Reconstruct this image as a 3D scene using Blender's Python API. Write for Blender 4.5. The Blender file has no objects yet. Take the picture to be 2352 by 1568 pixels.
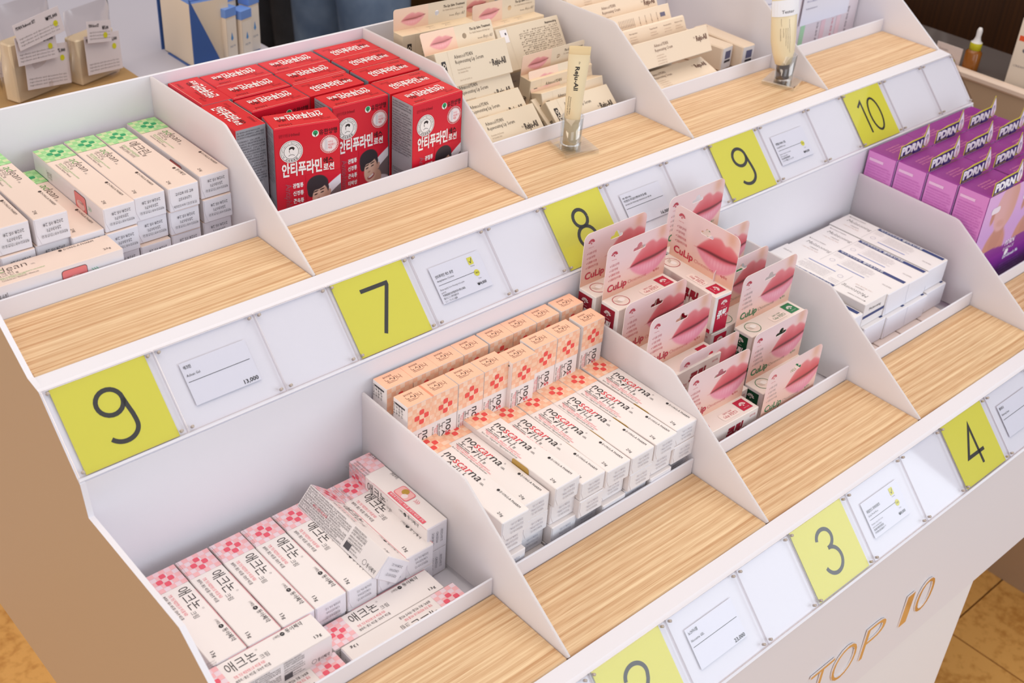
import bpy, bmesh, math, random
from mathutils import Matrix, Vector
random.seed(7)
S = 0.28                      # one bin width in metres
ZF = 3.5                      # floor lies this many bin widths below the upper shelf boards
PI = math.pi
C = bpy.context.scene.collection
sc = bpy.context.scene

def P(x, y, z): return Vector((x * S, y * S, (z + ZF) * S))
def lin(c):
    return tuple((v / 255 / 12.92) if v / 255 <= 0.04045 else ((v / 255 + 0.055) / 1.055) ** 2.4 for v in c)

# ------------------------------------------------------------------ camera
cam_d = bpy.data.cameras.new('camera'); cam = bpy.data.objects.new('camera', cam_d); C.objects.link(cam)
sc.camera = cam
CR = ((0.7440079,-0.6653893,0.0609045),(-0.3352438,-0.4505875,-0.8273950),(0.5779826,0.5951706,-0.5583083))
CC = (-0.980059,-3.041486,2.182110)
right, down, fwd = [Vector(r) for r in CR]
M = Matrix((right, -down, -fwd)).transposed().to_4x4()
M.translation = P(*CC)
cam.matrix_world = M
cam_d.sensor_width = 36.0; cam_d.lens = 2767.973 / 2352 * 36
cam_d.clip_start = 0.05; cam_d.clip_end = 100
cam_d.dof.use_dof = True
cam_d.dof.focus_distance = (P(1.6, -0.6, -0.4) - P(*CC)).dot(fwd)
cam_d.dof.aperture_fstop = 9.0

# ------------------------------------------------------------------ world, lights, exposure
w = bpy.data.worlds.new('world'); sc.world = w; w.use_nodes = True
w.node_tree.nodes['Background'].inputs[0].default_value = (0.92, 0.96, 1.0, 1)
w.node_tree.nodes['Background'].inputs[1].default_value = 0.52
def area(name, loc, tgt, sx, sy, power, col):
    d = bpy.data.lights.new(name, 'AREA'); d.shape = 'RECTANGLE'; d.size = sx; d.size_y = sy
    d.energy = power; d.color = col
    o = bpy.data.objects.new(name, d); C.objects.link(o); o.location = loc
    o.rotation_euler = (Vector(tgt) - Vector(loc)).to_track_quat('-Z', 'Y').to_euler()
    return o
area('ceiling_light', (0.6, 0.1, 3.0), (0.6, 0.1, 0), 3.2, 2.4, 37, (1.0, 0.84, 0.70))
area('ceiling_light', (3.2, 1.4, 3.0), (3.2, 1.4, 0), 1.2, 1.2, 12, (1.0, 0.82, 0.66))
area('shop_window', (2.2, -3.4, 1.9), (0.5, -0.1, 0.8), 3.2, 2.2, 58, (0.86, 0.93, 1.0))
area('shop_window', (-1.6, -3.2, 1.9), (0.4, 0, 0.8), 2.0, 2.0, 14, (0.88, 0.93, 1.0))
area('warm_left_fill', (-3.2, 0.3, 1.7), (0.5, 0, 0.8), 2.4, 1.6, 46, (1.0, 0.84, 0.68))  # added warm fill for the left-facing sides, no lamp known there
sc.view_settings.view_transform = 'Standard'; sc.view_settings.look = 'None'
sc.view_settings.gamma = 1.0; sc.view_settings.use_curve_mapping = False
sc.view_settings.exposure = 0.0

# ------------------------------------------------------------------ materials
MATS = {}
def pmat(name, col, rough=0.5, spec=0.5, metal=0.0, coat=0.0):
    if name in MATS: return MATS[name]
    m = bpy.data.materials.new(name); m.use_nodes = True
    b = m.node_tree.nodes['Principled BSDF']
    b.inputs['Base Color'].default_value = (*lin(col), 1); b.inputs['Roughness'].default_value = rough
    b.inputs['Specular IOR Level'].default_value = spec; b.inputs['Metallic'].default_value = metal
    b.inputs['Coat Weight'].default_value = coat; b.inputs['Coat Roughness'].default_value = 0.12
    MATS[name] = m; return m
def nodes(m): return m.node_tree.nodes, m.node_tree.links
def bump(m, scale, strength, dist=0.0004):
    n, l = nodes(m); b = n['Principled BSDF']
    tc = n.new('ShaderNodeTexCoord'); t = n.new('ShaderNodeTexNoise'); t.inputs['Scale'].default_value = scale
    bp = n.new('ShaderNodeBump'); bp.inputs['Strength'].default_value = strength; bp.inputs['Distance'].default_value = dist
    l.new(tc.outputs['Object'], t.inputs['Vector']); l.new(t.outputs[0], bp.inputs['Height']); l.new(bp.outputs[0], b.inputs['Normal'])
WHITE = pmat('white_powder_coat', (232, 229, 236), 0.42, 0.4); bump(WHITE, 900, 0.12)
BEIGE = pmat('beige_laminate', (186, 158, 130), 0.55, 0.3); bump(BEIGE, 500, 0.1)
PAPER = pmat('white_card', (236, 234, 238), 0.5, 0.3)
YELLOW = pmat('yellow_card', (222, 216, 78), 0.45, 0.4)
BLACK = pmat('black_ink', (48, 44, 44), 0.55, 0.3)
STEEL = pmat('screw_steel', (186, 172, 162), 0.4, 0.5, 0.35)
MIRROR = pmat('polished_letter', (250, 240, 232), 0.12, 0.5, 1.0)

def translucent_mat():
    m = bpy.data.materials.new('opal_acrylic'); m.use_nodes = True; n, l = nodes(m)
    b = n['Principled BSDF']; b.inputs['Base Color'].default_value = (*lin((240, 236, 238)), 1); b.inputs['Roughness'].default_value = 0.4
    t = n.new('ShaderNodeBsdfTranslucent'); t.inputs[0].default_value = (0.97, 0.95, 0.96, 1)
    mx = n.new('ShaderNodeMixShader'); mx.inputs[0].default_value = 0.5
    out = n['Material Output']; l.new(b.outputs[0], mx.inputs[1]); l.new(t.outputs[0], mx.inputs[2]); l.new(mx.outputs[0], out.inputs[0])
    return m
OPAL = translucent_mat()
def clear_mat(name, tint, amount, rough=0.03):
    m = bpy.data.materials.new(name); m.use_nodes = True; n, l = nodes(m); n.remove(n['Principled BSDF'])
    tr = n.new('ShaderNodeBsdfTransparent'); tr.inputs[0].default_value = tint
    g = n.new('ShaderNodeBsdfGlossy'); g.inputs['Roughness'].default_value = rough; g.inputs[0].default_value = (1, 1, 1, 1)
    fr = n.new('ShaderNodeFresnel'); fr.inputs[0].default_value = 1.49
    gm = n.new('ShaderNodeNewGeometry'); inv = n.new('ShaderNodeMath'); inv.operation = 'MULTIPLY_ADD'; inv.inputs[1].default_value = -1; inv.inputs[2].default_value = 1
    mf = n.new('ShaderNodeMath'); mf.operation = 'MULTIPLY'; l.new(gm.outputs['Backfacing'], inv.inputs[0])
    mt = n.new('ShaderNodeMath'); mt.operation = 'MULTIPLY'; mt.inputs[1].default_value = amount
    mx = n.new('ShaderNodeMixShader'); l.new(fr.outputs[0], mt.inputs[0]); l.new(mt.outputs[0], mf.inputs[0]); l.new(inv.outputs[0], mf.inputs[1]); l.new(mf.outputs[0], mx.inputs[0])
    l.new(tr.outputs[0], mx.inputs[1]); l.new(g.outputs[0], mx.inputs[2]); l.new(mx.outputs[0], n['Material Output'].inputs[0])
    return m
CLEAR = clear_mat('clear_acrylic', (0.975, 0.975, 0.985, 1), 1.2)
FILM = clear_mat('plastic_film', (0.93, 0.91, 0.90, 1), 2.2, 0.18)
def glass_mat():
    m = bpy.data.materials.new('acrylic_block'); m.use_nodes = True; b = m.node_tree.nodes['Principled BSDF']
    b.inputs['Base Color'].default_value = (0.97, 0.98, 0.99, 1); b.inputs['Roughness'].default_value = 0.02
    b.inputs['Transmission Weight'].default_value = 1.0; b.inputs['IOR'].default_value = 1.2
    return m
GLASS = clear_mat('acrylic_block', (0.93, 0.945, 0.95, 1), 3.2, 0.05)
ACR_EDGE = clear_mat('acrylic_edge', (0.80, 0.76, 0.77, 1), 4.0, 0.2)
def wood_mat(name, c1, c2, c3, sx, sy, off, rough=0.45, ring=0.5):
    """oak veneer: irregular dark grain lines along x over a slow cathedral figure, plus fine pores"""
    m = bpy.data.materials.new(name); m.use_nodes = True; n, l = nodes(m); b = n['Principled BSDF']
    tc = n.new('ShaderNodeTexCoord')
    def noise(sc, det, rg=0.5, vec=None):
        mp = n.new('ShaderNodeMapping'); mp.inputs['Location'].default_value = off; mp.inputs['Scale'].default_value = sc
        l.new(tc.outputs['Object'] if vec is None else vec, mp.inputs[0])
        t = n.new('ShaderNodeTexNoise'); t.inputs['Scale'].default_value = 1.0; t.inputs['Detail'].default_value = det; t.inputs['Roughness'].default_value = rg
        l.new(mp.outputs[0], t.inputs['Vector']); return t.outputs[0]
    def math_(op, a, b_=None, c=None):
        q = n.new('ShaderNodeMath'); q.operation = op
        for i, v in enumerate((a, b_, c)):
            if v is None: continue
            if isinstance(v, (int, float)): q.inputs[i].default_value = v
            else: l.new(v, q.inputs[i])
        return q.outputs[0]
    sep = n.new('ShaderNodeSeparateXYZ'); l.new(tc.outputs['Object'], sep.inputs[0])
    slow = noise((sx, sy, 1), 2.0)
    ph = math_('MULTIPLY_ADD', sep.outputs['Y'], 620.0, math_('MULTIPLY', slow, 26.0))
    sn = math_('MULTIPLY_ADD', math_('SINE', ph), 0.5, 0.5)
    fine = noise((2.2, 330, 1), 3.0, 0.55)
    amt = math_('MULTIPLY_ADD', noise((1.3, 40, 1), 1.0), 1.6, -0.35)
    g = math_('ADD', math_('MULTIPLY', math_('MULTIPLY', math_('POWER', sn, 0.7), amt), ring), math_('MULTIPLY', math_('MULTIPLY_ADD', fine, 3.2, -1.1), 1 - ring))
    r1 = n.new('ShaderNodeValToRGB'); r1.color_ramp.elements[0].position = 0.08; r1.color_ramp.elements[1].position = 0.62
    l.new(g, r1.inputs[0]); r1.color_ramp.elements[0].color = (*lin(c2), 1); r1.color_ramp.elements[1].color = (*lin(c1), 1)
    pore = noise((26, 1500, 1), 2.0)
    r2 = n.new('ShaderNodeValToRGB'); r2.color_ramp.elements[0].position = 0.30; r2.color_ramp.elements[1].position = 0.50
    r2.color_ramp.elements[0].color = (*lin(c3), 1); r2.color_ramp.elements[1].color = (1, 1, 1, 1); l.new(pore, r2.inputs[0])
    mx = n.new('ShaderNodeMix'); mx.data_type = 'RGBA'; mx.blend_type = 'MULTIPLY'; mx.inputs[0].default_value = 0.6
    l.new(r1.outputs[0], mx.inputs[6]); l.new(r2.outputs[0], mx.inputs[7]); l.new(mx.outputs[2], b.inputs['Base Color'])
    b.inputs['Roughness'].default_value = rough
    bp = n.new('ShaderNodeBump'); bp.inputs['Strength'].default_value = 0.2; bp.inputs['Distance'].default_value = 0.0002
    l.new(pore, bp.inputs['Height']); l.new(bp.outputs[0], b.inputs['Normal'])
    return m
OAK_U = wood_mat('oak_board', (236, 204, 162), (204, 158, 112), (216, 184, 156), 1.6, 9, (0, 0, 0), .45, .45)
OAK_L = wood_mat('oak_board_front', (236, 206, 164), (200, 154, 108), (216, 184, 156), 2.6, 8, (3.1, 1.7, 0), .45, .62)
DARKWOOD = wood_mat('dark_walnut', (72, 40, 14), (56, 30, 12), (180, 150, 130), 1.0, 6, (1, 5, 0), 0.5)
def tile_mat():
    m = bpy.data.materials.new('ochre_stone'); m.use_nodes = True; n, l = nodes(m); b = n['Principled BSDF']
    tc = n.new('ShaderNodeTexCoord'); t = n.new('ShaderNodeTexNoise'); t.inputs['Scale'].default_value = 60; t.inputs['Detail'].default_value = 5
    t2 = n.new('ShaderNodeTexNoise'); t2.inputs['Scale'].default_value = 5; t2.inputs['Detail'].default_value = 2
    ad = n.new('ShaderNodeMath'); ad.operation = 'ADD'; l.new(t.outputs[0], ad.inputs[0]); l.new(t2.outputs[0], ad.inputs[1])
    r = n.new('ShaderNodeValToRGB'); r.color_ramp.elements[0].position = 0.75; r.color_ramp.elements[1].position = 1.25
    r.color_ramp.elements[0].color = (*lin((196, 138, 66)), 1); r.color_ramp.elements[1].color = (*lin((226, 172, 96)), 1)
    l.new(tc.outputs['Object'], t.inputs['Vector']); l.new(tc.outputs['Object'], t2.inputs['Vector'])
    l.new(ad.outputs[0], r.inputs[0]); l.new(r.outputs[0], b.inputs['Base Color']); b.inputs['Roughness'].default_value = 0.4
    return m
TILE = tile_mat()
GROUT = pmat('grout', (120, 92, 58), 0.8)
def vcol_mat():
    m = bpy.data.materials.new('photo_print'); m.use_nodes = True; n, l = nodes(m); b = n['Principled BSDF']
    a = n.new('ShaderNodeAttribute'); a.attribute_name = 'Col'; l.new(a.outputs['Color'], b.inputs['Base Color'])
    b.inputs['Roughness'].default_value = 0.35; b.inputs['Specular IOR Level'].default_value = 0.4
    return m
PHOTO = vcol_mat()
def ink(col): return pmat('ink_%d_%d_%d' % tuple(col), col, 0.45, 0.4)
def board(col, rough=0.36): return pmat('carton_%d_%d_%d' % tuple(col), col, rough, 0.45)

# ------------------------------------------------------------------ object helpers
def mesh_from(verts, faces, mats, name='m', mi=None, smooth=False):
    me = bpy.data.meshes.new(name); me.from_pydata([tuple(v) for v in verts], [], faces)
    for m in mats: me.materials.append(m)
    if mi: me.polygons.foreach_set('material_index', mi)
    if smooth: me.polygons.foreach_set('use_smooth', [True] * len(faces))
    me.update(); return me
def link(name, me, parent=None, kind=None, label=None, cat=None, group=None):
    o = bpy.data.objects.new(name, me); C.objects.link(o)
    if parent: o.parent = parent
    if kind: o['kind'] = kind
    if label: o['label'] = label
    if cat: o['category'] = cat
    if group: o['group'] = group
    return o
def empty(name, loc, label, cat, group=None):
    o = link(name, None, None, None, label, cat, group); o.location = loc; o.empty_display_size = 0.02; return o
def bm_mesh(bm, mats, name='m', smooth=False):
    me = bpy.data.meshes.new(name); bmesh.ops.recalc_face_normals(bm, faces=bm.faces); bm.to_mesh(me); bm.free()
    for m in mats: me.materials.append(m)
    if smooth: me.polygons.foreach_set('use_smooth', [True] * len(me.polygons))
    return me
def add_box(bm, x0, x1, y0, y1, z0, z1, mi=0, bevel=0.0):
    t = bmesh.new()
    vs = [t.verts.new(p) for p in ((x0, y0, z0), (x1, y0, z0), (x1, y1, z0), (x0, y1, z0), (x0, y0, z1), (x1, y0, z1), (x1, y1, z1), (x0, y1, z1))]
    for f in ((0, 3, 2, 1), (4, 5, 6, 7), (0, 1, 5, 4), (1, 2, 6, 5), (2, 3, 7, 6), (3, 0, 4, 7)): t.faces.new([vs[i] for i in f])
    if bevel: bmesh.ops.bevel(t, geom=list(t.edges), offset=bevel, segments=1, affect='EDGES')
    for f in t.faces: f.material_index = mi
    me = bpy.data.meshes.new('tmp'); t.to_mesh(me); t.free(); bm.from_mesh(me); bpy.data.meshes.remove(me)
def box_obj(name, x0, x1, y0, y1, z0, z1, mat, parent=None, bevel=0.0, **k):
    """world box in bin units, with its origin at its base centre when it has no parent"""
    bm = bmesh.new()
    cx, cy = (x0 + x1) / 2, (y0 + y1) / 2
    add_box(bm, (x0 - cx) * S, (x1 - cx) * S, (y0 - cy) * S, (y1 - cy) * S, 0, (z1 - z0) * S, 0, bevel)
    o = link(name, bm_mesh(bm, [mat]), parent, **k)
    o.location = P(cx, cy, z0)
    if parent: o.location -= parent.location
    return o
def prism_x(name, prof, x0, x1, mat, parent, bevel=0.0, mats=None, side=None):
    """extrude a (y, z) outline along x"""
    n = len(prof); V = []; F = []
    for x in (x0, x1): V += [P(x, y, z) - parent.location for y, z in prof]
    F.append(list(range(n))); F.append(list(range(2 * n - 1, n - 1, -1)))
    for i in range(n): j = (i + 1) % n; F.append([j, i, n + i, n + j])
    me = mesh_from(V, F, mats or [mat], name)
    bm = bmesh.new(); bm.from_mesh(me); bmesh.ops.recalc_face_normals(bm, faces=bm.faces)
    if side:
        for f in bm.faces:
            if f.normal.x < -0.9: f.material_index = side
    if bevel: bmesh.ops.bevel(bm, geom=list(bm.edges), offset=bevel, segments=2, affect='EDGES')
    bm.to_mesh(me); bm.free()
    return link(name, me, parent)
def tube_mesh(pts, r, mat, n=8, close=False):
    bm = bmesh.new(); rings = []
    for i, p in enumerate(pts):
        a = Vector(pts[i - 1] if i else pts[0]); b = Vector(pts[i + 1] if i < len(pts) - 1 else pts[-1]); d = (b - a).normalized()
        u = d.cross(Vector((0, 0, 1))); u = u.normalized() if u.length > 1e-4 else Vector((1, 0, 0)); v = d.cross(u)
        rr = r[i] if isinstance(r, (list, tuple)) else r
        rings.append([bm.verts.new(Vector(p) + (u * math.cos(2 * PI * k / n) + v * math.sin(2 * PI * k / n)) * rr) for k in range(n)])
    for a, b in zip(rings, rings[1:]):
        for k in range(n): bm.faces.new([a[k], a[(k + 1) % n], b[(k + 1) % n], b[k]])
    bm.faces.new(rings[0]); bm.faces.new(rings[-1])
    return bm_mesh(bm, [mat], smooth=True)
def lathe_mesh(prof, mats, n=32, mi=None, squash=1.0):
    V = []; F = []; I = []
    for r, z in prof: V += [(r * math.cos(2 * PI * k / n), r * squash * math.sin(2 * PI * k / n), z) for k in range(n)]
    for i in range(len(prof) - 1):
        for k in range(n):
            F.append([i * n + k, i * n + (k + 1) % n, (i + 1) * n + (k + 1) % n, (i + 1) * n + k]); I.append(mi[i] if mi else 0)
    return mesh_from(V, F, mats, mi=I, smooth=True)

# ------------------------------------------------------------------ lettering
_T = {}
TXT = bpy.data.scenes.new('lettering_bench')                # a bench where words are turned into meshes, removed at the end
def glyphs(s, bold=0.0, res=2):
    key = (s, round(bold, 4), res)
    if key in _T: return _T[key]
    c = bpy.data.curves.new('t', 'FONT'); c.body = s; c.resolution_u = res; c.offset = bold
    o = bpy.data.objects.new('t', c); TXT.collection.objects.link(o); TXT.view_layers[0].update()
    dg = TXT.view_layers[0].depsgraph; me = bpy.data.meshes.new_from_object(o.evaluated_get(dg))
    V = [(v.co.x, v.co.y) for v in me.vertices]; F = [list(p.vertices) for p in me.polygons]
    bpy.data.objects.remove(o); bpy.data.curves.remove(c); bpy.data.meshes.remove(me)
    wd = (max(v[0] for v in V) - min(v[0] for v in V)) if V else 1; x0 = min(v[0] for v in V) if V else 0
    _T[key] = (V, F, wd, x0); return _T[key]

class Art:
    """flat print on the faces of a carton; lengths in bin units, each piece on its own thin layer"""
    def __init__(self, W, L, H, base=0.0):
        self.W, self.L, self.H = W, L, H; self.parts = {}; self.photos = []; self.base = base
        h, l = W / 2, L / 2
        self.fr = {'top': ((-h, -l, H), (1, 0, 0), (0, 1, 0), (0, 0, 1)), 'front': ((-h, -l, 0), (1, 0, 0), (0, 0, 1), (0, -1, 0)),
                   'back': ((h, l, 0), (-1, 0, 0), (0, 0, 1), (0, 1, 0)), 'left': ((-h, l, 0), (0, -1, 0), (0, 0, 1), (-1, 0, 0)),
                   'right': ((h, -l, 0), (0, 1, 0), (0, 0, 1), (1, 0, 0))}
        self.lift = {'front': 0.0}
    def p3(self, face, u, v, lay):
        o, a, b, n = self.fr[face]; e = 0.0006 + 0.00045 * lay + self.lift.get(face, 0)
        return tuple((o[i] + a[i] * u + b[i] * v + n[i] * e) * S for i in range(3))
    def geo(self, part, face, V, F, col, lay):
        g = self.parts.setdefault(part, {}).setdefault(tuple(col), ([], []))
        k = len(g[0]); g[0].extend(self.p3(face, u, v, lay) for u, v in V); g[1].extend([[i + k for i in f] for f in F])
    def rect(self, face, u0, v0, u1, v1, col, lay=0, part='printed_panel', rot=0.0):
        V = [(u0, v0), (u1, v0), (u1, v1), (u0, v1)]
        if rot:
            cx, cy = (u0 + u1) / 2, (v0 + v1) / 2; c, s_ = math.cos(rot), math.sin(rot)
            V = [(cx + (a - cx) * c - (b - cy) * s_, cy + (a - cx) * s_ + (b - cy) * c) for a, b in V]
        self.geo(part, face, V, [[0, 1, 2, 3]], col, lay)
    def rrect(self, face, u0, v0, u1, v1, r, col, lay=0, part='emblem'):
        V = []
        for cx, cy, a0 in ((u1 - r, v1 - r, 0), (u0 + r, v1 - r, 90), (u0 + r, v0 + r, 180), (u1 - r, v0 + r, 270)):
            V += [(cx + r * math.cos(math.radians(a0 + t)), cy + r * math.sin(math.radians(a0 + t))) for t in (0, 30, 60, 90)]
        self.geo(part, face, V, [list(range(len(V)))], col, lay)
    def disc(self, face, cx, cy, r, col, lay=0, part='emblem', n=28, ry=None):
        ry = ry or r
        self.geo(part, face, [(cx + r * math.cos(2 * PI * k / n), cy + ry * math.sin(2 * PI * k / n)) for k in range(n)], [list(range(n))], col, lay)
    def ring(self, face, cx, cy, r, t, col, lay=0, part='emblem', n=32, ry=None, a0=0, a1=2 * PI):
        ry = ry or r; q = (r - t) / r; V = []
        for k in range(n + 1):
            a = a0 + (a1 - a0) * k / n; V += [(cx + r * math.cos(a), cy + ry * math.sin(a)), (cx + r * q * math.cos(a), cy + ry * q * math.sin(a))]
        self.geo(part, face, V, [[2 * k, 2 * k + 2, 2 * k + 3, 2 * k + 1] for k in range(n)], col, lay)
    def poly(self, face, pts, col, lay=0, part='emblem'): self.geo(part, face, pts, [list(range(len(pts)))], col, lay)
    def stroke(self, face, pts, t, col, lay=0, part='lettering'):
        V = []; n = len(pts)
        for i, (x, y) in enumerate(pts):
            a = pts[max(i - 1, 0)]; b = pts[min(i + 1, n - 1)]; p = pts[i]
            d1 = Vector((p[0] - a[0], p[1] - a[1])); d2 = Vector((b[0] - p[0], b[1] - p[1]))
            if d1.length < 1e-9: d1 = d2
            if d2.length < 1e-9: d2 = d1
            d1.normalize(); d2.normalize(); m = (d1 + d2); m = m.normalized() if m.length > 1e-6 else d1
            k = 1 / max(0.35, m.dot(d1)); nx, ny = -m.y * t / 2 * k, m.x * t / 2 * k
            V += [(x + nx, y + ny), (x - nx, y - ny)]
        self.geo(part, face, V, [[2 * i, 2 * i + 1, 2 * i + 3, 2 * i + 2] for i in range(n - 1)], col, lay)
    def text(self, face, s, x, y, h, col, rot=0.0, w=None, bold=0.0, shear=0.0, lay=2, part='lettering', anchor='l', res=1, sx=1.0):
        V, F, wd, x0 = glyphs(s, bold, res); k = h / 0.72
        kx = (w / wd) if w else k * sx
        wt = wd * kx; off = {'l': 0, 'c': -wt / 2, 'r': -wt}[anchor]
        c, s_ = math.cos(math.radians(rot)), math.sin(math.radians(rot)); O = []
        for a, b in V:
            px = (a - x0) * kx + off + shear * b * k; py = b * k; O.append((x + px * c - py * s_, y + px * s_ + py * c))
        self.geo(part, face, O, F, col, lay); return wt
    def lines(self, face, x, y, h, dy, n, wd, col, rot=0, seed=1, chars='가나다라마바사 아자차카 타파하 거너더러 머버서어 저처커터 퍼허고노', part='small_print', lay=2):
        r = random.Random(seed); c, s_ = math.cos(math.radians(rot)), math.sin(math.radians(rot))
        base = [''.join(r.choice(chars) for _ in range(26)).strip() for _ in range(3)]
        for i in range(n):
            ox, oy = x + (i * dy) * s_, y - (i * dy) * c
            self.text(face, base[i % 3], ox, oy, h, col, rot, w=wd * (1.0 if i % 4 else 0.8 + 0.15 * r.random()), part=part, lay=lay)
    def photo(self, face, u0, v0, u1, v1, nx, ny, fn, lay=1, name='photo_print'):
        V = []; F = []; K = []
        for j in range(ny + 1):
            for i in range(nx + 1):
                V.append(self.p3(face, u0 + (u1 - u0) * i / nx, v0 + (v1 - v0) * j / ny, lay)); K.append(fn(i / nx, j / ny))
        for j in range(ny):
            for i in range(nx): a = j * (nx + 1) + i; F.append([a, a + 1, a + nx + 2, a + nx + 1])
        me = mesh_from(V, F, [PHOTO], name); set_cols(me, K); self.photos.append((name, me))
    def meshes(self):
        out = []
        for part, g in self.parts.items():
            V = []; F = []; mi = []; mats = []
            for col, (v, f) in g.items():
                k = len(V); V += v; F += [[i + k for i in q] for q in f]; mi += [len(mats)] * len(f); mats.append(ink(col))
            out.append((part, mesh_from(V, F, mats, part, mi)))
        return out + self.photos
def set_cols(me, K):
    at = me.color_attributes.new('Col', 'FLOAT_COLOR', 'POINT'); flat = []
    for c in K: flat += [*lin([min(255, max(0, q)) for q in c]), 1.0]
    at.data.foreach_set('color', flat)

def carton_body(W, L, H, cols, bevel=0.0022):
    """cols: one colour, or a dict face -> colour; rounded-edge folding box"""
    bm = bmesh.new(); add_box(bm, -W / 2 * S, W / 2 * S, -L / 2 * S, L / 2 * S, 0, H * S, 0, bevel * S)
    keys = ['top', 'front', 'back', 'left', 'right', 'bottom']; d = cols if isinstance(cols, dict) else {}
    base = d.get('all', cols if not isinstance(cols, dict) else (230, 225, 225)); mats = [board(d.get(k, base)) for k in keys]
    for f in bm.faces:
        n = f.normal; c = [n.z, -n.y, n.y, -n.x, n.x, -n.z]; f.material_index = c.index(max(c))
    me = bm_mesh(bm, mats); return me
def flap_mesh(W, L, H, col, face='front'):
    """the tuck flap closing the end: a raised sheet with cut corners"""
    t = 0.0016; h, l = W / 2 - 0.004, L / 2; c = 0.012
    pts = [(-h, H - 0.004), (-h, H * 0.42), (-h + c, 0.004), (h - c * 0.3, 0.004), (h, H * 0.3), (h, H - 0.004)]
    V = [(x * S, -(l) * S, z * S) for x, z in pts] + [(x * S, -(l + t) * S, z * S) for x, z in pts]; n = len(pts)
    F = [list(range(n, 2 * n))] + [[i, (i + 1) % n, n + (i + 1) % n, n + i] for i in range(n)]
    me = mesh_from(V, F, [board(col)]); return me

TPL = {}
FLAT = {p + q for p in ('', 'card_', 'header_') for q in ('lettering', 'small_print', 'emblem', 'printed_panel', 'label_panel', 'banner', 'fold_highlight', 'photo_print')}
def template(key, name, cat, body, parts): TPL[key] = (name, cat, body, parts)
def place(key, x, y, z, label, group, rz=0.0, rx=0.0, ry=0.0, sc_=(1, 1, 1), mat=None, skip=()):
    name, cat, body, parts = TPL[key]
    o = bpy.data.objects.new(name, body); C.objects.link(o)
    o['label'] = label; o['category'] = cat; o['group'] = group
    if mat is not None: o.matrix_world = mat
    else: o.location = P(x, y, z); o.rotation_euler = (rx, ry, rz)
    if mat is None: o.scale = sc_
    for pn, pm, *lb in parts:
        if pn in skip: continue
        c = bpy.data.objects.new(pn, pm); C.objects.link(c); c.parent = o
        if lb: c['label'] = lb[0]
        elif pn in FLAT: c['kind'] = 'stuff'
    return o
ORD = ['first', 'second', 'third', 'fourth', 'fifth', 'sixth', 'seventh', 'eighth', 'ninth', 'tenth']

# ------------------------------------------------------------------ setting
bm = bmesh.new()
add_box(bm, -4, 12, -6, 10, -0.3, -0.03)
fl = link('floor', bm_mesh(bm, [GROUT]), None, 'structure'); fl.location = (0, 0, 0)
TS = 2.6                                                       # tile side in bin units
tm = None
for i in range(-2, 6):
    for j in range(-2, 7):
        if tm is None:
            bm = bmesh.new(); add_box(bm, -TS / 2 * S + .0015, TS / 2 * S - .0015, -TS / 2 * S + .0015, TS / 2 * S - .0015, -0.03, 0, 0, 0.001); tm = bm_mesh(bm, [TILE])
        t = link('tile', tm, fl); t.location = ((i * TS + 1.05) * S, (j * TS + 0.18) * S, 0)

# ------------------------------------------------------------------ display stand
WY = 1.088; FLU = -0.08; FLL = -0.805; WYL = -0.276
stand = empty('display_stand', P(2.5, 0, -ZF), 'white two-tier display stand with oak shelf boards and opal dividers', 'display stand')
side = [(1.10, .362), (.539, .364), (0, .003), (-.074, -.005), (-.262, -.212), (-.276, -.224), (-.2973, -.3392), (-.8335, -.353), (-1.365, -.722), (-1.4454, -.724),
        (-1.6385, -.930), (-1.650, -1.704), (1.10, -1.704)]
o = prism_x('side_panel', side, -.018, 0, WHITE, stand, mats=[WHITE, BEIGE], side=1); o['label'] = 'beige outer side panel with a white edge'
prism_x('side_panel', side, 5.0, 5.010, WHITE, stand)
def bx(name, x0, x1, y0, y1, z0, z1, mat, bev=0.0): return box_obj(name, x0, x1, y0, y1, z0, z1, mat, stand, bev)
bx('back_wall', 0, 5.0, WY, 1.10, -.2, .362, WHITE, .0006)
bx('back_wall', 0, 5.0, WYL, WYL + .012, -.95, -.222, WHITE)
bx('bin_floor', 0, 5.0, .36, WY, FLU - .02, FLU - .002, WHITE)
bx('bin_floor', 0, 5.0, -1.0, WYL, FLL - .02, FLL - .002, WHITE)
RAIL = {'u': ((-.074, -.0067), (-.2659, -.21)), 'l': ((-1.4454, -.7219), (-1.6385, -.9283))}
for tier, L0 in (('u', (0, 0)), ('l', (-1.365, -.7252))):
    (ry, rz), (by, bz) = RAIL[tier]
    ln = math.hypot(by - ry, bz - rz); d = ((by - ry) / ln, (bz - rz) / ln); nn = (d[1], -d[0])
    off = lambda p, h, s=0: (p[0] + nn[0] * h + d[0] * s, p[1] + nn[1] * h + d[1] * s)
    prof = [(L0[0] - .002, L0[1] - .001), (ry + .012, rz + .004), (ry + .003, rz + .001), off((ry, rz), .002, .003), off((ry, rz), -.006, .006), off((by, bz), -.006, .0), off((by, bz), .004, .001), off((by, bz), .004, .010), off((by, bz), -.012, .014), (by + .05, bz - .02), (L0[0] - .002, L0[1] - .05)]
    prism_x('price_rail', prof, -.017, 5.008, WHITE, stand, bevel=0.0)
dz = 0
for tier, (ly, lz), wy, fz, mat in (('u', (0, -.001), .3514, FLU, OAK_U), ('l', (-1.365, -.729), -1.007, FLL, OAK_L)):
    for n in range(5):
        x0, x1 = n + (.006 if n else .002), n + 1 - .006
        o = box_obj('shelf_board', x0, x1, ly + .003, wy, lz - .05, lz, mat, stand, .0012)
        box_obj('front_lip', x0 + .002, x1 - .004, wy + .002, wy + .010, fz, lz + .068, WHITE, stand, .0005)
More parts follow.
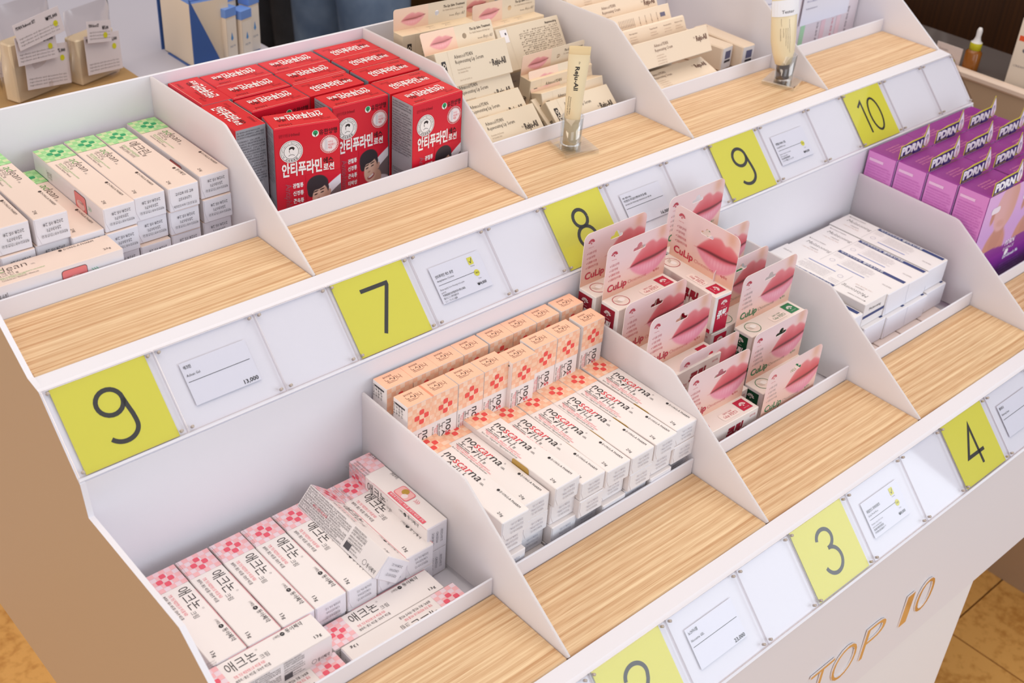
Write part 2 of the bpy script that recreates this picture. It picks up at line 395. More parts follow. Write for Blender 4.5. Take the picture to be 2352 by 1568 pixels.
for n in (1, 2, 3, 4):
    for wy, az, ky, kz, ty, tz, fz in ((WY, .360, .539, .364, .0, .001, FLU), (WYL, -.339, -.8335, -.353, -1.365, -.7245, FLL)):
        prof = [(wy - .001, az), (ky + .02, kz + .0005), (ky, kz - .003), (ky - .015, kz - .012), (ty, tz), (ty + .02, tz - .03), (wy - .001, fz - .005)]
        o = prism_x('divider', prof, n - .005, n + .005, OPAL, stand, bevel=.0005)
prism_x('fascia', [(-1.638, -.942), (-1.648, -1.700), (-1.62, -1.704), (-1.61, -.945)], -.017, 5.008, WHITE, stand)
bx('bottom_panel', 0, 5.0, -1.62, 1.09, -1.704, -1.69, WHITE)
bx('pedestal', 1.5, 3.455, -1.644, .9, -ZF, -1.704, PAPER, .001)
for ch, x0, x1 in (('T', 2.08, 2.235), ('O', 2.245, 2.405), ('P', 2.455, 2.60), ('1', 2.745, 2.80), ('0', 2.845, 2.975)):
    V, F, wd, gx = glyphs(ch, -0.018, 4); k = (x1 - x0) / wd; kz = .20 / .72; n = len(V); VV = []
    for e in (0, .006): VV += [P(x0 + (a - gx) * k, -1.6455 - e, -1.54 + b * kz) - stand.location for a, b in V]
    FF = [[i + n for i in f] for f in F]
    ed = {}
    for f in F:
        for a, b in zip(f, f[1:] + f[:1]): ed[(a, b)] = 1
    FF += [[a, b, b + n, a + n] for (a, b) in ed if (b, a) not in ed]
    me = mesh_from(VV, FF, [MIRROR]); link('metal_letter', me, stand)

# ------------------------------------------------------------------ signs on the rails
def rail_mat(tier, x, s, h):
    (ry, rz), (by, bz) = RAIL[tier]; ln = math.hypot(by - ry, bz - rz); d = ((by - ry) / ln, (bz - rz) / ln); nn = Vector((0, d[1], -d[0]))
    m = Matrix(((1, 0, 0), (0, -d[0], -d[1]), tuple(nn))).transposed().to_4x4()
    m.translation = P(x, ry + d[0] * s + nn.y * h, rz + d[1] * s + nn.z * h); return m
SCREW = lathe_mesh([(.0001, .0), (.0050 * S, 0), (.0050 * S, .0125 * S), (.0042 * S, .0135 * S), (.0001, .0135 * S)], [STEEL], 14)
SLEEVE = lathe_mesh([(.0085 * S, 0), (.0085 * S, .010 * S)], [CLEAR], 14)
holders = {}
def holder(tier, x0, x1, label):
    w_ = x1 - x0 - .003; me = holders.get(round(w_, 3))
    if me is None:
        bm = bmesh.new(); add_box(bm, -w_ / 2 * S, w_ / 2 * S, -.139 * S, .139 * S, 0, .008 * S, 0, .0004)
        me = holders[round(w_, 3)] = bm_mesh(bm, [CLEAR, ACR_EDGE])
        for p in me.polygons: p.material_index = 0 if abs(p.normal.z) > .8 else 1
    o = link('sign_holder', me, None, None, label, 'sign holder', 'clear sign holders on the rails'); o.matrix_world = rail_mat(tier, (x0 + x1) / 2, .1395, .0035)
    for sx in (-1, 1):
        for sy in (-1, 1):
            c = link('screw', SCREW, o); c.location = (sx * (w_ / 2 - .017) * S, sy * .127 * S, -.0005 * S)
sharp = {'9': 'large 9', '7': 'large 7', '8': 'large 8', '10': 'large 10', '2': 'large 2', '3': 'large 3', '4': 'large 4'}
def arc(cx, cy, rx, ry, a0, a1, n=22): return [(cx + rx * math.cos(math.radians(a0 + (a1 - a0) * i / n)), cy + ry * math.sin(math.radians(a0 + (a1 - a0) * i / n))) for i in range(n + 1)]
# digits in card space: x right, y down the slope, both from the card's top left corner
DIG = {'9': [arc(.149, .100, .042, .040, 0, 360), arc(.149, .135, .042, .0, 0, 0, 1) and [(.191, .100), (.196, .13), (.201, .155), (.203, .175)] + arc(.153, .185, .050, .042, 0, 148, 16)],
       '7': [[(.098, .059), (.209, .059), (.209, .066), (.126, .226)]],
       '8': [arc(.153, .096, .036, .036, 0, 360), arc(.153, .176, .046, .045, 0, 360)],
       '10': [[(.075, .085), (.108, .060), (.108, .225)], arc(.188, .143, .043, .083, 0, 360)],
       '2': [arc(.148, .098, .046, .040, 185, 372, 18) + [(.186, .125), (.160, .160), (.105, .219), (.208, .219)]],
       '3': [arc(.148, .094, .041, .036, 190, 450, 20) , arc(.148, .176, .049, .047, -90, 165, 22)],
       '4': [[(.205, .176), (.088, .176), (.168, .062), (.168, .226)]]}
def num_card(tier, n, s, label):
    W_, L_ = .306, .276; a = Art(W_, L_, .002)
    for st in DIG[s]: a.stroke('top', [(x, L_ - y) for x, y in st], .0145 if s != '10' else .0115, (52, 48, 46), 0, 'printed_number')
    o = link('number_card', carton_body(W_, L_, .002, (222, 215, 70), 0.0003), None, None, label, 'number card', 'yellow number cards on the rails')
    o.matrix_world = rail_mat(tier, n + .163, .1395, -.001)
    for pn, me in a.meshes(): link(pn, me, o, 'stuff' if pn != 'printed_number' else None)
K1, GR = (45, 42, 44), (120, 118, 122)
def price(tier, n, title, sub, cost, kind, label, extra=()):
    W_, L_ = .236, .142; a = Art(W_, L_, .002); s = 'top'
    if kind == 'plain':
        y = L_ - .022
        for i, (t, h, w_) in enumerate(title): a.text(s, t, .008, y, h, K1 if i == 0 and len(title) == 1 else GR if i == 2 else K1, bold=.01, w=w_); y -= .014
        y = L_ - .048 if len(title) == 1 else L_ - .052
        if sub: a.text(s, sub[0], .008, y, .0085, K1, w=sub[1])
        a.rect(s, .006, L_ - .066, .226, L_ - .0645, K1, 1, 'ruled_line')
        a.text(s, cost, .228, L_ - .136, .0135, K1, w=.052, bold=.012, anchor='r', res=2)
    else:
        a.text(s, title[0][0], .012, L_ - .045, .0095, K1, w=title[0][2], bold=.008); a.text(s, sub[0], .012, L_ - .060, .007, K1, w=sub[1])
        a.rect(s, .012, L_ - .0735, .186, L_ - .0722, K1, 1, 'ruled_line')
        for i, (t, w_) in enumerate(extra): a.text(s, t, .010, L_ - .093 - i * .0115, .0065, GR if i < 2 else K1, w=w_)
        if kind == 'full':
            a.rect(s, .172, L_ - .042, .195, L_ - .014, (222, 215, 70), 1, 'emblem'); a.stroke(s, [(.177, L_ - .028), (.182, L_ - .036), (.191, L_ - .019)], .0022, K1, 2, 'emblem')
            a.text(s, 'beauty', .176, L_ - .050, .004, K1, w=.018)
        a.disc(s, .190, L_ - .078, .0125, (222, 215, 70), 1); a.text(s, '-43%' if kind == 'full' else '-30%', .190, L_ - .081, .0065, K1, w=.018, anchor='c', lay=3)
        a.text(s, '7,000', .200, L_ - .103, .005, GR, w=.014, anchor='r'); a.text(s, cost, .214, L_ - .124, .0105, K1, w=.042, bold=.01, anchor='r', res=2)
    o = link('price_tag', carton_body(W_, L_, .002, (228, 226, 236), .0003), None, None, label, 'price tag', 'price tags in the rail holders')
    o.matrix_world = rail_mat(tier, n + .523, .140, -.001)
    for pn, me in a.meshes(): link(pn, me, o, 'stuff' if pn != 'printed_number' else None)
cells = ((-.0089, .342), (.342, .703), (.703, .991))
what = {'u': ['9', '7', '8', '9', '10'], 'l': [None, '2', '3', '4', None]}
first9 = {0: 'yellow card with a black 9 at the left end of the upper rail', 3: 'yellow card with a black 9 between the cards 8 and 10'}
for tier in 'ul':
    for n in range(5):
        num = what[tier][n]; row = 'upper' if tier == 'u' else 'lower'
        for c, (a, b) in enumerate(cells):
            if tier == 'l' and n == 0 and c < 2: continue
            if num is None and not (tier == 'l' and n == 0): continue
            nm = {'9': 'nine', '7': 'seven', '8': 'eight', '10': 'ten', '2': 'two', '3': 'three', '4': 'four', None: 'one'}[num]
            if num == '9': nm = 'leftmost nine' if n == 0 else 'nine after eight'
            lb = ['clear acrylic holder over the yellow card %s, %s rail', 'clear acrylic holder just right of the %s holder, %s rail', 'narrower empty clear holder, two places right of the %s, %s rail'][c] % (nm, row)
            if tier == 'l' and n == 0: lb = 'narrow empty clear holder directly left of the yellow card 2'
            holder(tier, n + a if not (n == 0 and c == 0) else -.0165, n + b if not (n == 4 and c == 2) else 5.006, lb)
        if num: num_card(tier, n, num, first9[n] if (tier == 'u' and num == '9') else 'yellow card with a large black %s on the %s rail' % ({'7': 'seven', '8': 'eight', '10': 'ten', '2': 'two', '3': 'three', '4': 'four', '9': 'nine'}[num], row))
price('u', 0, [('애크린', .0095, .026)], ('Aclean Gel', .047), '13,000', 'plain', 'white price tag reading 13,000 right of the leftmost yellow nine')
price('u', 1, [('안티푸라민 에스 로션', 1, .082)], ('Antiphlamine S Lotion', .078), '₩4,000', 'full', 'price tag with yellow check mark and ₩4,000 beside the yellow seven',
      [('Easy-apply Son Heung-min pain', .112), ('patch', .02), ('不易黏固定也好黏的孫兴慜止痛貼', .105), ('貼りにくい所も貼れる', .068), ('ソン・フンミン湿布', .056)])
price('u', 2, [('DR. REJU-ALL', .007, .05), ('어드밴스드 피디알엔 리쥬비네이팅 립 세럼', .008, .135), ('ADVANCED PDRN REJUVENATING LIP SERUM', .006, .155)], None, '16,000', 'plain', 'white price tag reading 16,000 right of the yellow eight')
price('u', 3, [('리쥬올 PDRN 크림', 1, .07)], ('Rejuall PDRN Cream', .06), '₩40,000', 'part', 'price tag with yellow dot between the cards 9 and 10',
      [('Repair essence in cream', .08), ('Firming skin', .05), ('賦活修護彈潤面霜', .06), ('ハリツヤ再生クリームです', .08)])
price('l', 1, [('노스카나겔', .0095, .044)], ('Noscarna GEL', .062), '23,000', 'plain', 'white price tag reading 23,000 right of the yellow two')
price('l', 2, [('큐립연고 프레쉬로즈', 1, .085)], ('Q-Lip Fresh Rose', .062), '₩8,000', 'full', 'price tag with yellow check mark and ₩8,000 beside the yellow three',
      [('Instant care for torn', .072), ('and cracked lips', .055), ('急速护理受损唇部', .062), ('ひび割れ唇を集中ケア', .07)])
price('l', 3, [('멜라토닝', .0095, .034)], ('Melatoning Cream', .058), '23,000', 'plain', 'white price tag right of the yellow four, cut by the picture edge')

# ------------------------------------------------------------------ carton kinds
def mixc(a, b, t): t = min(1, max(0, t)); return tuple(a[i] + (b[i] - a[i]) * t for i in range(3))
def sstep(a, b, x): t = min(1, max(0, (x - a) / (b - a))); return t * t * (3 - 2 * t)
def checker(a, face, u0, v0, u1, v1, nx, ny, cols, cross, ctr, cc, seed=1, cell=None):
    r = random.Random(seed); du, dv = (u1 - u0) / nx, (v1 - v0) / ny
    a.rect(face, u0, v0, u1, v1, cols[0], 0)
    for i in range(nx):
        for j in range(ny):
            c = cols[1] if (i + j) % 2 else (cols[2] if r.random() < .5 else None)
            if c: a.rect(face, u0 + i * du, v0 + j * dv, u0 + (i + 1) * du, v0 + (j + 1) * dv, c, 1)
    cu, cv = cc; q = cell or du; g = q * .5
    for ou, ov, col in ((0, q, cross), (0, -q, cross), (q, 0, cross), (-q, 0, cross), (0, 0, ctr)):
        a.rrect(face, cu + ou - g, cv + ov - g, cu + ou + g, cv + ov + g, q * .26, col, 2 if col == cross else 3)
INK = (46, 40, 42); PINK = (232, 92, 108); GREY = (150, 142, 142)
def lot(a, W, H, rows, flip=True, face='front'):
    rot = 180 if flip else 0
    for i, (t, h, wd, col) in enumerate(rows):
        y = H * (.80 - .22 * i) if not flip else H * (.34 + .22 * i) - 0.0
        a.text(face, t, 0.0 + W / 2 + (.004 if flip else 0), (H * (.78 - .21 * i)) if flip else H * (.66 - .25 * i), h, col, rot, w=wd, anchor='c', bold=.0, lay=6)

# --- scar gel: peach checked end, "noscarna"
def make_scar():
    W, L, H = .1165, .515, .0805; a = Art(W, L, H)
    pc = [(252, 204, 172), (250, 190, 156), (252, 214, 188)]
    checker(a, 'top', 0.001, .402, W - .001, L - .001, 6, 6, pc, (240, 84, 78), (252, 208, 180), (W * .52, .452), 3, .0205)
    R = -90
    w1 = a.text('top', 'no', .066, .386, .034, INK, R, w=.046, bold=-.004, res=3, shear=.12)
    a.text('top', 'scar', .066, .338, .034, (222, 60, 72), R, w=.082, bold=-.004, res=3, shear=.12)
    a.text('top', 'na', .066, .254, .034, INK, R, w=.050, bold=-.004, res=3, shear=.12)
    a.text('top', 'GEL', .066, .196, .008, INK, R, w=.020); a.ring('top', .092, .199, .003, .0008, INK, 2)
    a.text('top', '노스카나', .034, .384, .028, INK, R, w=.128, bold=-.012); a.stroke('top', [(.030, .386), (.030, .316)], .0016, INK, 2)
    a.text('top', '겔', .033, .252, .009, INK, R)
    a.text('top', 'Heparin Sodium · Allantoin · Dexpanthenol', .022, .380, .0075, PINK, R, w=.175, part='small_print')
    a.text('top', 'Triple compound ingredients remove the scar better', .0135, .372, .0075, PINK, R, w=.185, part='small_print')
    a.text('top', 'Acne scar / Surgical scar / Hypertrophic·Keloid scar', .004, .382, .0078, INK, R, w=.185, part='small_print')
    a.disc('top', .095, .130, .0055, INK, 2, ry=.0055); a.text('top', 'DONG-A PHARM', .091, .120, .0095, INK, R, w=.098)
    a.text('top', '20g', .018, .048, .0115, INK, R, w=.024)
    a.lift['front'] = .0018
    lot(a, W, H, [('2028.11.05', .0085, .050, (140, 138, 158)), ('251121S PYN', .0085, .056, (140, 138, 158)), ('제조번호/사용기한', .0075, .052, (150, 148, 160))])
    a.rect('back', .001, .001, W - .001, H - .001, (252, 192, 160), 0); a.ring('back', W / 2, H / 2, .0001, .0001, INK, 1)
    a.text('back', '노스카나', W / 2, .052, .021, (80, 58, 50), 180, w=.066, anchor='c', bold=-.01); a.stroke('back', [(W / 2 + .032, .056), (W / 2 - .008, .056)], .0012, (80, 58, 50), 2)
    a.text('back', '흉터치료제', W / 2 + .030, .024, .008, (110, 80, 70), 180, w=.036, anchor='l')
    for k in range(4): a.text('left', '2511 05', .012 + k * .0, .0, .001, INK, 0, w=.001) if False else a.text('left', ['8 801234', '효능·효과', '용법용량', '20 g/튜브'][k], .062, .012 + .014 * k, .008, INK, 180, w=.048, part='small_print')
    a.rect('left', .014, .012, .020, .066, (60, 56, 60), 1, 'small_print')
    a.rrect('left', .30, .030, .385, H - .001, .012, (200, 162, 82), 1, 'gold_window')
    a.lines('right', .02, .066, .007, .011, 6, .20, GREY, 0, 4)
    body = carton_body(W, L, H, {'all': (240, 231, 228), 'front': (236, 232, 236)})
    template('scar', 'scar_gel_carton', 'carton', body, [('end_flap', flap_mesh(W, L, H, (236, 233, 237)))] + a.meshes())
make_scar()

# --- acne cream: pink checked end, "애크논"
def make_cream():
    W, L, H = .1155, .440, .0875; a = Art(W, L, H); R = -90
    pc = [(238, 214, 222), (244, 184, 188), (240, 204, 212)]
    def chk(face, u1): checker(a, face, 0.001, .345, u1 - .001, L - .001, 6, 5, pc, (234, 92, 112), (240, 196, 200), (u1 * .52, .392), 5, .0195)
    chk('top', W)
    a.text('top', '애크논', .062, .330, .036, INK, R, w=.104, bold=-.008, res=3); a.text('top', '크림', .052, .222, .015, INK, R, w=.030, bold=-.01)
    a.ring('top', .094, .216, .0032, .0008, GREY, 2)
    a.text('top', '항염, 항균 복합성분으로 여드름 치료!', .034, .326, .0098, (236, 120, 132), R, w=.108, part='small_print')
    a.text('top', '뾰루지 / 붉은 여드름 / 화농성 여드름', .016, .330, .0098, (70, 60, 62), R, w=.120, part='small_print')
    a.disc('top', .098, .148 - .03, .0075, INK, 2); a.text('top', 'ʌʌ', .0955, .122, .005, (240, 236, 236), R, w=.008, lay=4)
    a.text('top', '동아제약', .0925, .104, .014, INK, R, w=.060); a.text('top', '(이뻐짐)', .094, .152, .0085, (120, 112, 112), R, w=.024)
    a.text('top', '13g', .018, .048, .0125, INK, R, w=.025)
    a.rect('top', W - .0022, .002, W - .0006, .30, (236, 150, 160), 2, 'printed_panel')
    a.lift['front'] = .0018
    lot(a, W, H, [('2028.06.12', .0092, .056, (92, 90, 104)), ('CA025066', .0092, .050, (92, 90, 104)), ('제조번호/사용기한', .0085, .054, (110, 106, 118))])
    for f in ('left', 'right'):
        u = (L - .345) if f == 'left' else L
        if f == 'left': a.rect(f, 0.001, .001, .094, H - .001, (244, 190, 194), 0)
        else: a.rect(f, .346, .001, L - .001, H - .001, (244, 190, 194), 0)
        r = random.Random(9)
        for i in range(5):
            for j in range(4):
                if (i + j) % 2: x = (.001 if f == 'left' else .346) + i * .0186; a.rect(f, x, .001 + j * .0214, x + .0186, .001 + (j + 1) * .0214, (240, 208, 216), 1)
    # dense patient text on the left side, QR left out
    a.rect('left', .0, .0, L, H, (238, 230, 228), 2, 'label_panel')
    a.lines('left', .004, H - .010, .0062, .0083, 10, .245, (96, 88, 88), 0, 2, lay=4)
    a.text('left', '빠르고 간편한 여드름 치료', .06, H * .42, .008, PINK, 0, w=.08, part='small_print', lay=5)
    for k in range(3): a.lines('left', .262, H - .010 - .030 * k, .0075 - .001 * k, .0095, 3 - (k > 1), .075, (80, 74, 74), 0, 12 + k, lay=4)
    a.rect('left', .262, .008, .292, .030, (84, 80, 84), 4, 'small_print'); a.ring('left', .372, .018, .009, .001, INK, 4); a.text('left', '동아제약', .385, .010, .012, INK, 0, w=.045, lay=4)
    # banner and picture on the right side
    a.lines('right', .425, .070, .0080, .0115, 5, .085, (120, 112, 112), 180, 5); 
    a.text('right', '[효능·효과]', .430, .010, .009, INK, 180, w=.038); a.text('right', '[용법·용량]', .300, .012, .009, INK, 180, w=.036)
    a.rrect('right', .150, .012, .222, .062, .010, (238, 120, 132), 2); a.rrect('right', .153, .015, .219, .059, .009, (246, 186, 182), 3); a.disc('right', .190, .030, .014, (190, 150, 60), 4); a.disc('right', .175, .046, .012, (244, 226, 224), 4)
    for k in range(3): a.stroke('right', [(.138 - k * .008, .022), (.132 - k * .008, .030), (.138 - k * .008, .038)], .0018, (236, 130, 142), 2, 'emblem')
    a.rect('right', .030, .066, .225, .082, (232, 96, 112), 2, 'banner'); a.text('right', '빠르게 진정되는 여드름 크림의 새로운 공식', .218, .078, .0085, (250, 240, 240), 180, w=.180, lay=4)
    a.text('back', '애크논', W / 2, .03, .026, INK, 180, w=.07, anchor='c')
    body = carton_body(W, L, H, {'all': (240, 231, 228), 'front': (234, 229, 236)})
    template('cream', 'acne_cream_carton', 'carton', body, [('end_flap', flap_mesh(W, L, H, (234, 230, 237)))] + a.meshes())
make_cream()

# --- acne gel: green checked end, "aclean"
def make_gel(key, korean):
    W, L, H = .1165, .547, .0925; a = Art(W, L, H); R = -90
    pc = [(178, 222, 158), (156, 212, 142), (206, 220, 166)]
    checker(a, 'top', 0.001, .432, W - .001, L - .001, 6, 6, pc, (44, 158, 98), (190, 222, 160), (W * .52, .488), 3, .0205)
    BK = (84, 66, 60); GN = (110, 178, 96)
    if korean:
        a.text('top', '애크린', .058, .412, .036, BK, R, w=.115, bold=-.012, res=3); a.text('top', '겔', .056, .292, .012, BK, R)
        a.text('top', '살리실산 에탄올 이중 여드름 치료성분', .036, .408, .0095, GN, R, w=.12, part='small_print'); a.text('top', '좁쌀여드름 / 블랙헤드 / 화이트헤드', .022, .400, .0095, BK, R, w=.11, part='small_print')
        a.disc('top', .098, .135, .006, BK, 2); a.text('top', '동아제약', .094, .122, .0125, BK, R, w=.056)
    else:
        a.text('top', 'ac', .074, .412, .032, (96, 168, 84), R, w=.040, bold=-.014, res=3, shear=.15); a.text('top', 'lean', .074, .371, .032, BK, R, w=.076, bold=-.016, res=3, shear=.15)
        a.text('top', 'GEL', .072, .284, .007, GREY, R, w=.016)
        a.text('top', '애크린', .048, .408, .022, BK, R, w=.060, bold=-.014); a.text('top', '겔', .047, .343, .008, BK, R)
        a.text('top', 'Salicylic Acid+Ethanol active ingredient for acne treatment', .036, .402, .0072, GN, R, w=.150, part='small_print'); a.text('top', 'Tea tree oil (additive ingredient)', .028, .398, .0072, GN, R, w=.080, part='small_print')
        a.text('top', 'Comedonal acne / Blackheads / Whiteheads', .018, .400, .0078, BK, R, w=.120, part='small_print')
        a.disc('top', .101, .172, .0058, BK, 2); a.text('top', 'DONG-A PHARM', .097, .160, .0095, BK, R, w=.104)
    a.text('top', '20g', .022, .055, .0115, BK, R, w=.025)
    a.lift['front'] = .0018
    lot(a, W, H, [('2028.05.28', .0115, .068, (84, 84, 92)), ('2503071', .0115, .048, (84, 84, 92)), ('제조번호/사용기한(연.월.일)', .0085, .090, (92, 90, 98))], flip=not korean)
    a.lift['left'] = 0
    a.text('left', '[효능·효과]', .150, .060, .012, BK, 180, w=.040); a.text('left', '포비돈 에탄올', .150, .044 - .0, .010, GREY, 180, w=.040)
    a.rrect('left', .330, .012, .418, .078, .010, (120, 84, 84), 1); a.rrect('left', .332, .014, .416, .076, .009, (232, 128, 128), 2); a.disc('left', .374, .034, .030, (244, 196, 190), 3, ry=.018); a.text('left', '보러가기', .396, .050, .009, (110, 60, 60), 180, w=.036, lay=5)
    for k in range(3): a.stroke('left', [(.432 + k * .008, .040), (.438 + k * .008, .048), (.432 + k * .008, .056)], .0018, (110, 200, 160), 2, 'emblem')
    a.rect('left', .001, .001, .11, .020, (44, 158, 98), 0)
    a.text('left', '20mg', .03, .012, .008, GREY, 180, w=.03)
    a.lines('right', .02, .070, .0075, .012, 5, .22, GREY, 0, 4)
    a.text('back', 'aclean', W / 2, .03, .03, BK, 180, w=.07, anchor='c')
    tp = (238, 214, 200)
    body = carton_body(W, L, H, {'all': (238, 226, 220), 'top': tp, 'front': (234, 229, 236), 'left': (236, 230, 234)})
    template(key, 'acne_gel_carton', 'carton', body, [('end_flap', flap_mesh(W, L, H, (234, 230, 237)))] + a.meshes())
make_gel('gel', False); make_gel('gelk', True)

# --- melasma cream: white with a navy band
def make_mela():
    W, L, H = .168, .556, .115; a = Art(W, L, H); R = -90; NV = (52, 66, 120)
    a.text('top', 'Melatoning', .092, .520, .026, INK, R, w=.135, bold=-.02, res=2, shear=.15); a.text('top', 'CREAM', .064, .480, .009, GREY, R, w=.046)
    a.disc('top', .142, .532, .004, GREY, 2); a.text('top', 'DONG-A PHARM', .138, .524, .009, GREY, R, w=.08)
    a.text('top', '기미·주근깨 치료', .044, .510, .008, (214, 190, 180), R, w=.09, part='small_print')
    a.rect('top', .138, .012, .160, .372, NV, 1, 'banner')
    a.text('top', '색소침착치료제', .1425, .360, .0125, (236, 236, 244), R, w=.112, lay=3); a.text('top', '멜라토닝크림', .1425, .236, .0135, (244, 244, 250), R, w=.108, bold=.012, lay=3)
    a.stroke('top', [(.004, .375), (.166, .375)], .0008, GREY, 1); a.stroke('top', [(.004, .300), (.130, .300)], .0006, (200, 192, 196), 1)
    a.ring('top', .050, .338, .013, .0014, (170, 166, 190), 2)
    a.lines('top', .110, .292, .0065, .0115, 6, .15, (176, 168, 174), R, 3); a.rect('top', .030, .150, .036, .300, (150, 160, 206), 1, 'banner')
    a.text('top', '히드로퀴논', .050, .070, .009, GREY, R, w=.05); a.lines('top', .118, .365, .006, .013, 3, .05, (180, 170, 176), R, 8)
    a.text('front', '제조번호 20251', W / 2, .082, .009, (140, 146, 176), 0, w=.075, anchor='c'); a.text('front', '2028.07', W / 2 - .01, .055, .012, (120, 126, 156), 0, w=.05, anchor='c'); a.text('front', '사용기한', W / 2, .028, .009, (140, 146, 176), 0, w=.06, anchor='c')
    a.rect('back', .002, .040, W - .002, .054, NV, 1, 'banner'); a.text('back', 'Melatoning', W / 2, .075, .014, INK, 0, w=.09, anchor='c')
    body = carton_body(W, L, H, {'all': (238, 232, 232), 'front': (236, 234, 242), 'right': (222, 216, 214), 'left': (222, 216, 214)})
    fm = flap_mesh(W, L, H, (237, 235, 243))
    template('mela', 'pigment_cream_carton', 'carton', body, [('end_flap', fm)] + [(n, m) for n, m in a.meshes()])
    bm2 = carton_body(.165, .30, .040, (240, 222, 214)); template('sachet', 'flat_pink_carton', 'carton', bm2, [])
make_mela()

# --- lotion: red box with the picture of a smiling young man
def ell(x, y, cx, cy, rx, ry, rot=0, e=.06):
    c, s_ = math.cos(rot), math.sin(rot); dx, dy = x - cx, y - cy
    q = math.hypot((dx * c + dy * s_) / rx, (-dx * s_ + dy * c) / ry); return 1 - sstep(1 - e, 1 + e, q)
def man(x, y):
    c = (214, 26, 50)
    # swoosh: white band, grey field
    b = .80 + .42 * (x - .6) - .0
    top = .62 + .50 * max(0, x - .50) ** .8; bot = .40 + .62 * max(0, x - .45) ** .85 - .10
    if x > .30:
        c = mixc(c, (232, 226, 232), sstep(-.01, .01, top - y) * sstep(.44, .50, x)); c = mixc(c, (118, 104, 106), sstep(-.01, .01, top - .20 - .10 * (1 - x) - y) * sstep(.50, .54, x))
    r = -.34
    c = mixc(c, (216, 206, 214), max(ell(x, y, .72, -.02, .46, .34, 0, .04), 0) * sstep(.10, .14, x + .35 * (.3 - y)))
    if y < .12 and x > .2 and x < .5: c = mixc(c, (216, 206, 214), sstep(.24, .30, x))
    c = mixc(c, (206, 160, 138), ell(x, y, .60, .30, .16, .17, 0, .12))           # neck
    c = mixc(c, (204, 160, 142), ell(x, y, .655, .545, .05, .08, r))               # ear
    c = mixc(c, (58, 50, 54), ell(x, y, .33, .74, .31, .20, .12, .05)); c = mixc(c, (58, 50, 54), ell(x, y, .14, .62, .10, .12, 0, .06)); c = mixc(c, (58, 50, 54), ell(x, y, .55, .66, .10, .13, 0, .06))
    f = ell(x, y, .40, .48, .225, .27, -.28, .05); sk = mixc((234, 196, 174), (206, 158, 136), sstep(.38, .66, x)); c = mixc(c, sk, f)
    h = ell(x, y, .31, .80, .28, .155, .10, .06); h = max(h, ell(x, y, .22, .70, .13, .07, .5, .1)); c = mixc(c, (56, 48, 52), h)
    for ex, ey in ((.275, .545), (.455, .575)):
        c = mixc(c, (66, 48, 46), ell(x, y, ex, ey + .065, .075, .014, .20, .3)); c = mixc(c, (64, 46, 46), ell(x, y, ex, ey, .052, .014, .22, .3))
    c = mixc(c, (186, 130, 114), ell(x, y, .345, .455, .045, .018, .2, .5) * .8)
    c = mixc(c, (176, 84, 82), ell(x, y, .405, .345, .125, .055, .34, .12)); c = mixc(c, (248, 240, 238), ell(x, y, .405, .352, .095, .026, .34, .12))
    c = mixc(c, sk, ell(x, y, .385, .405, .14, .042, .36, .2))
    return c
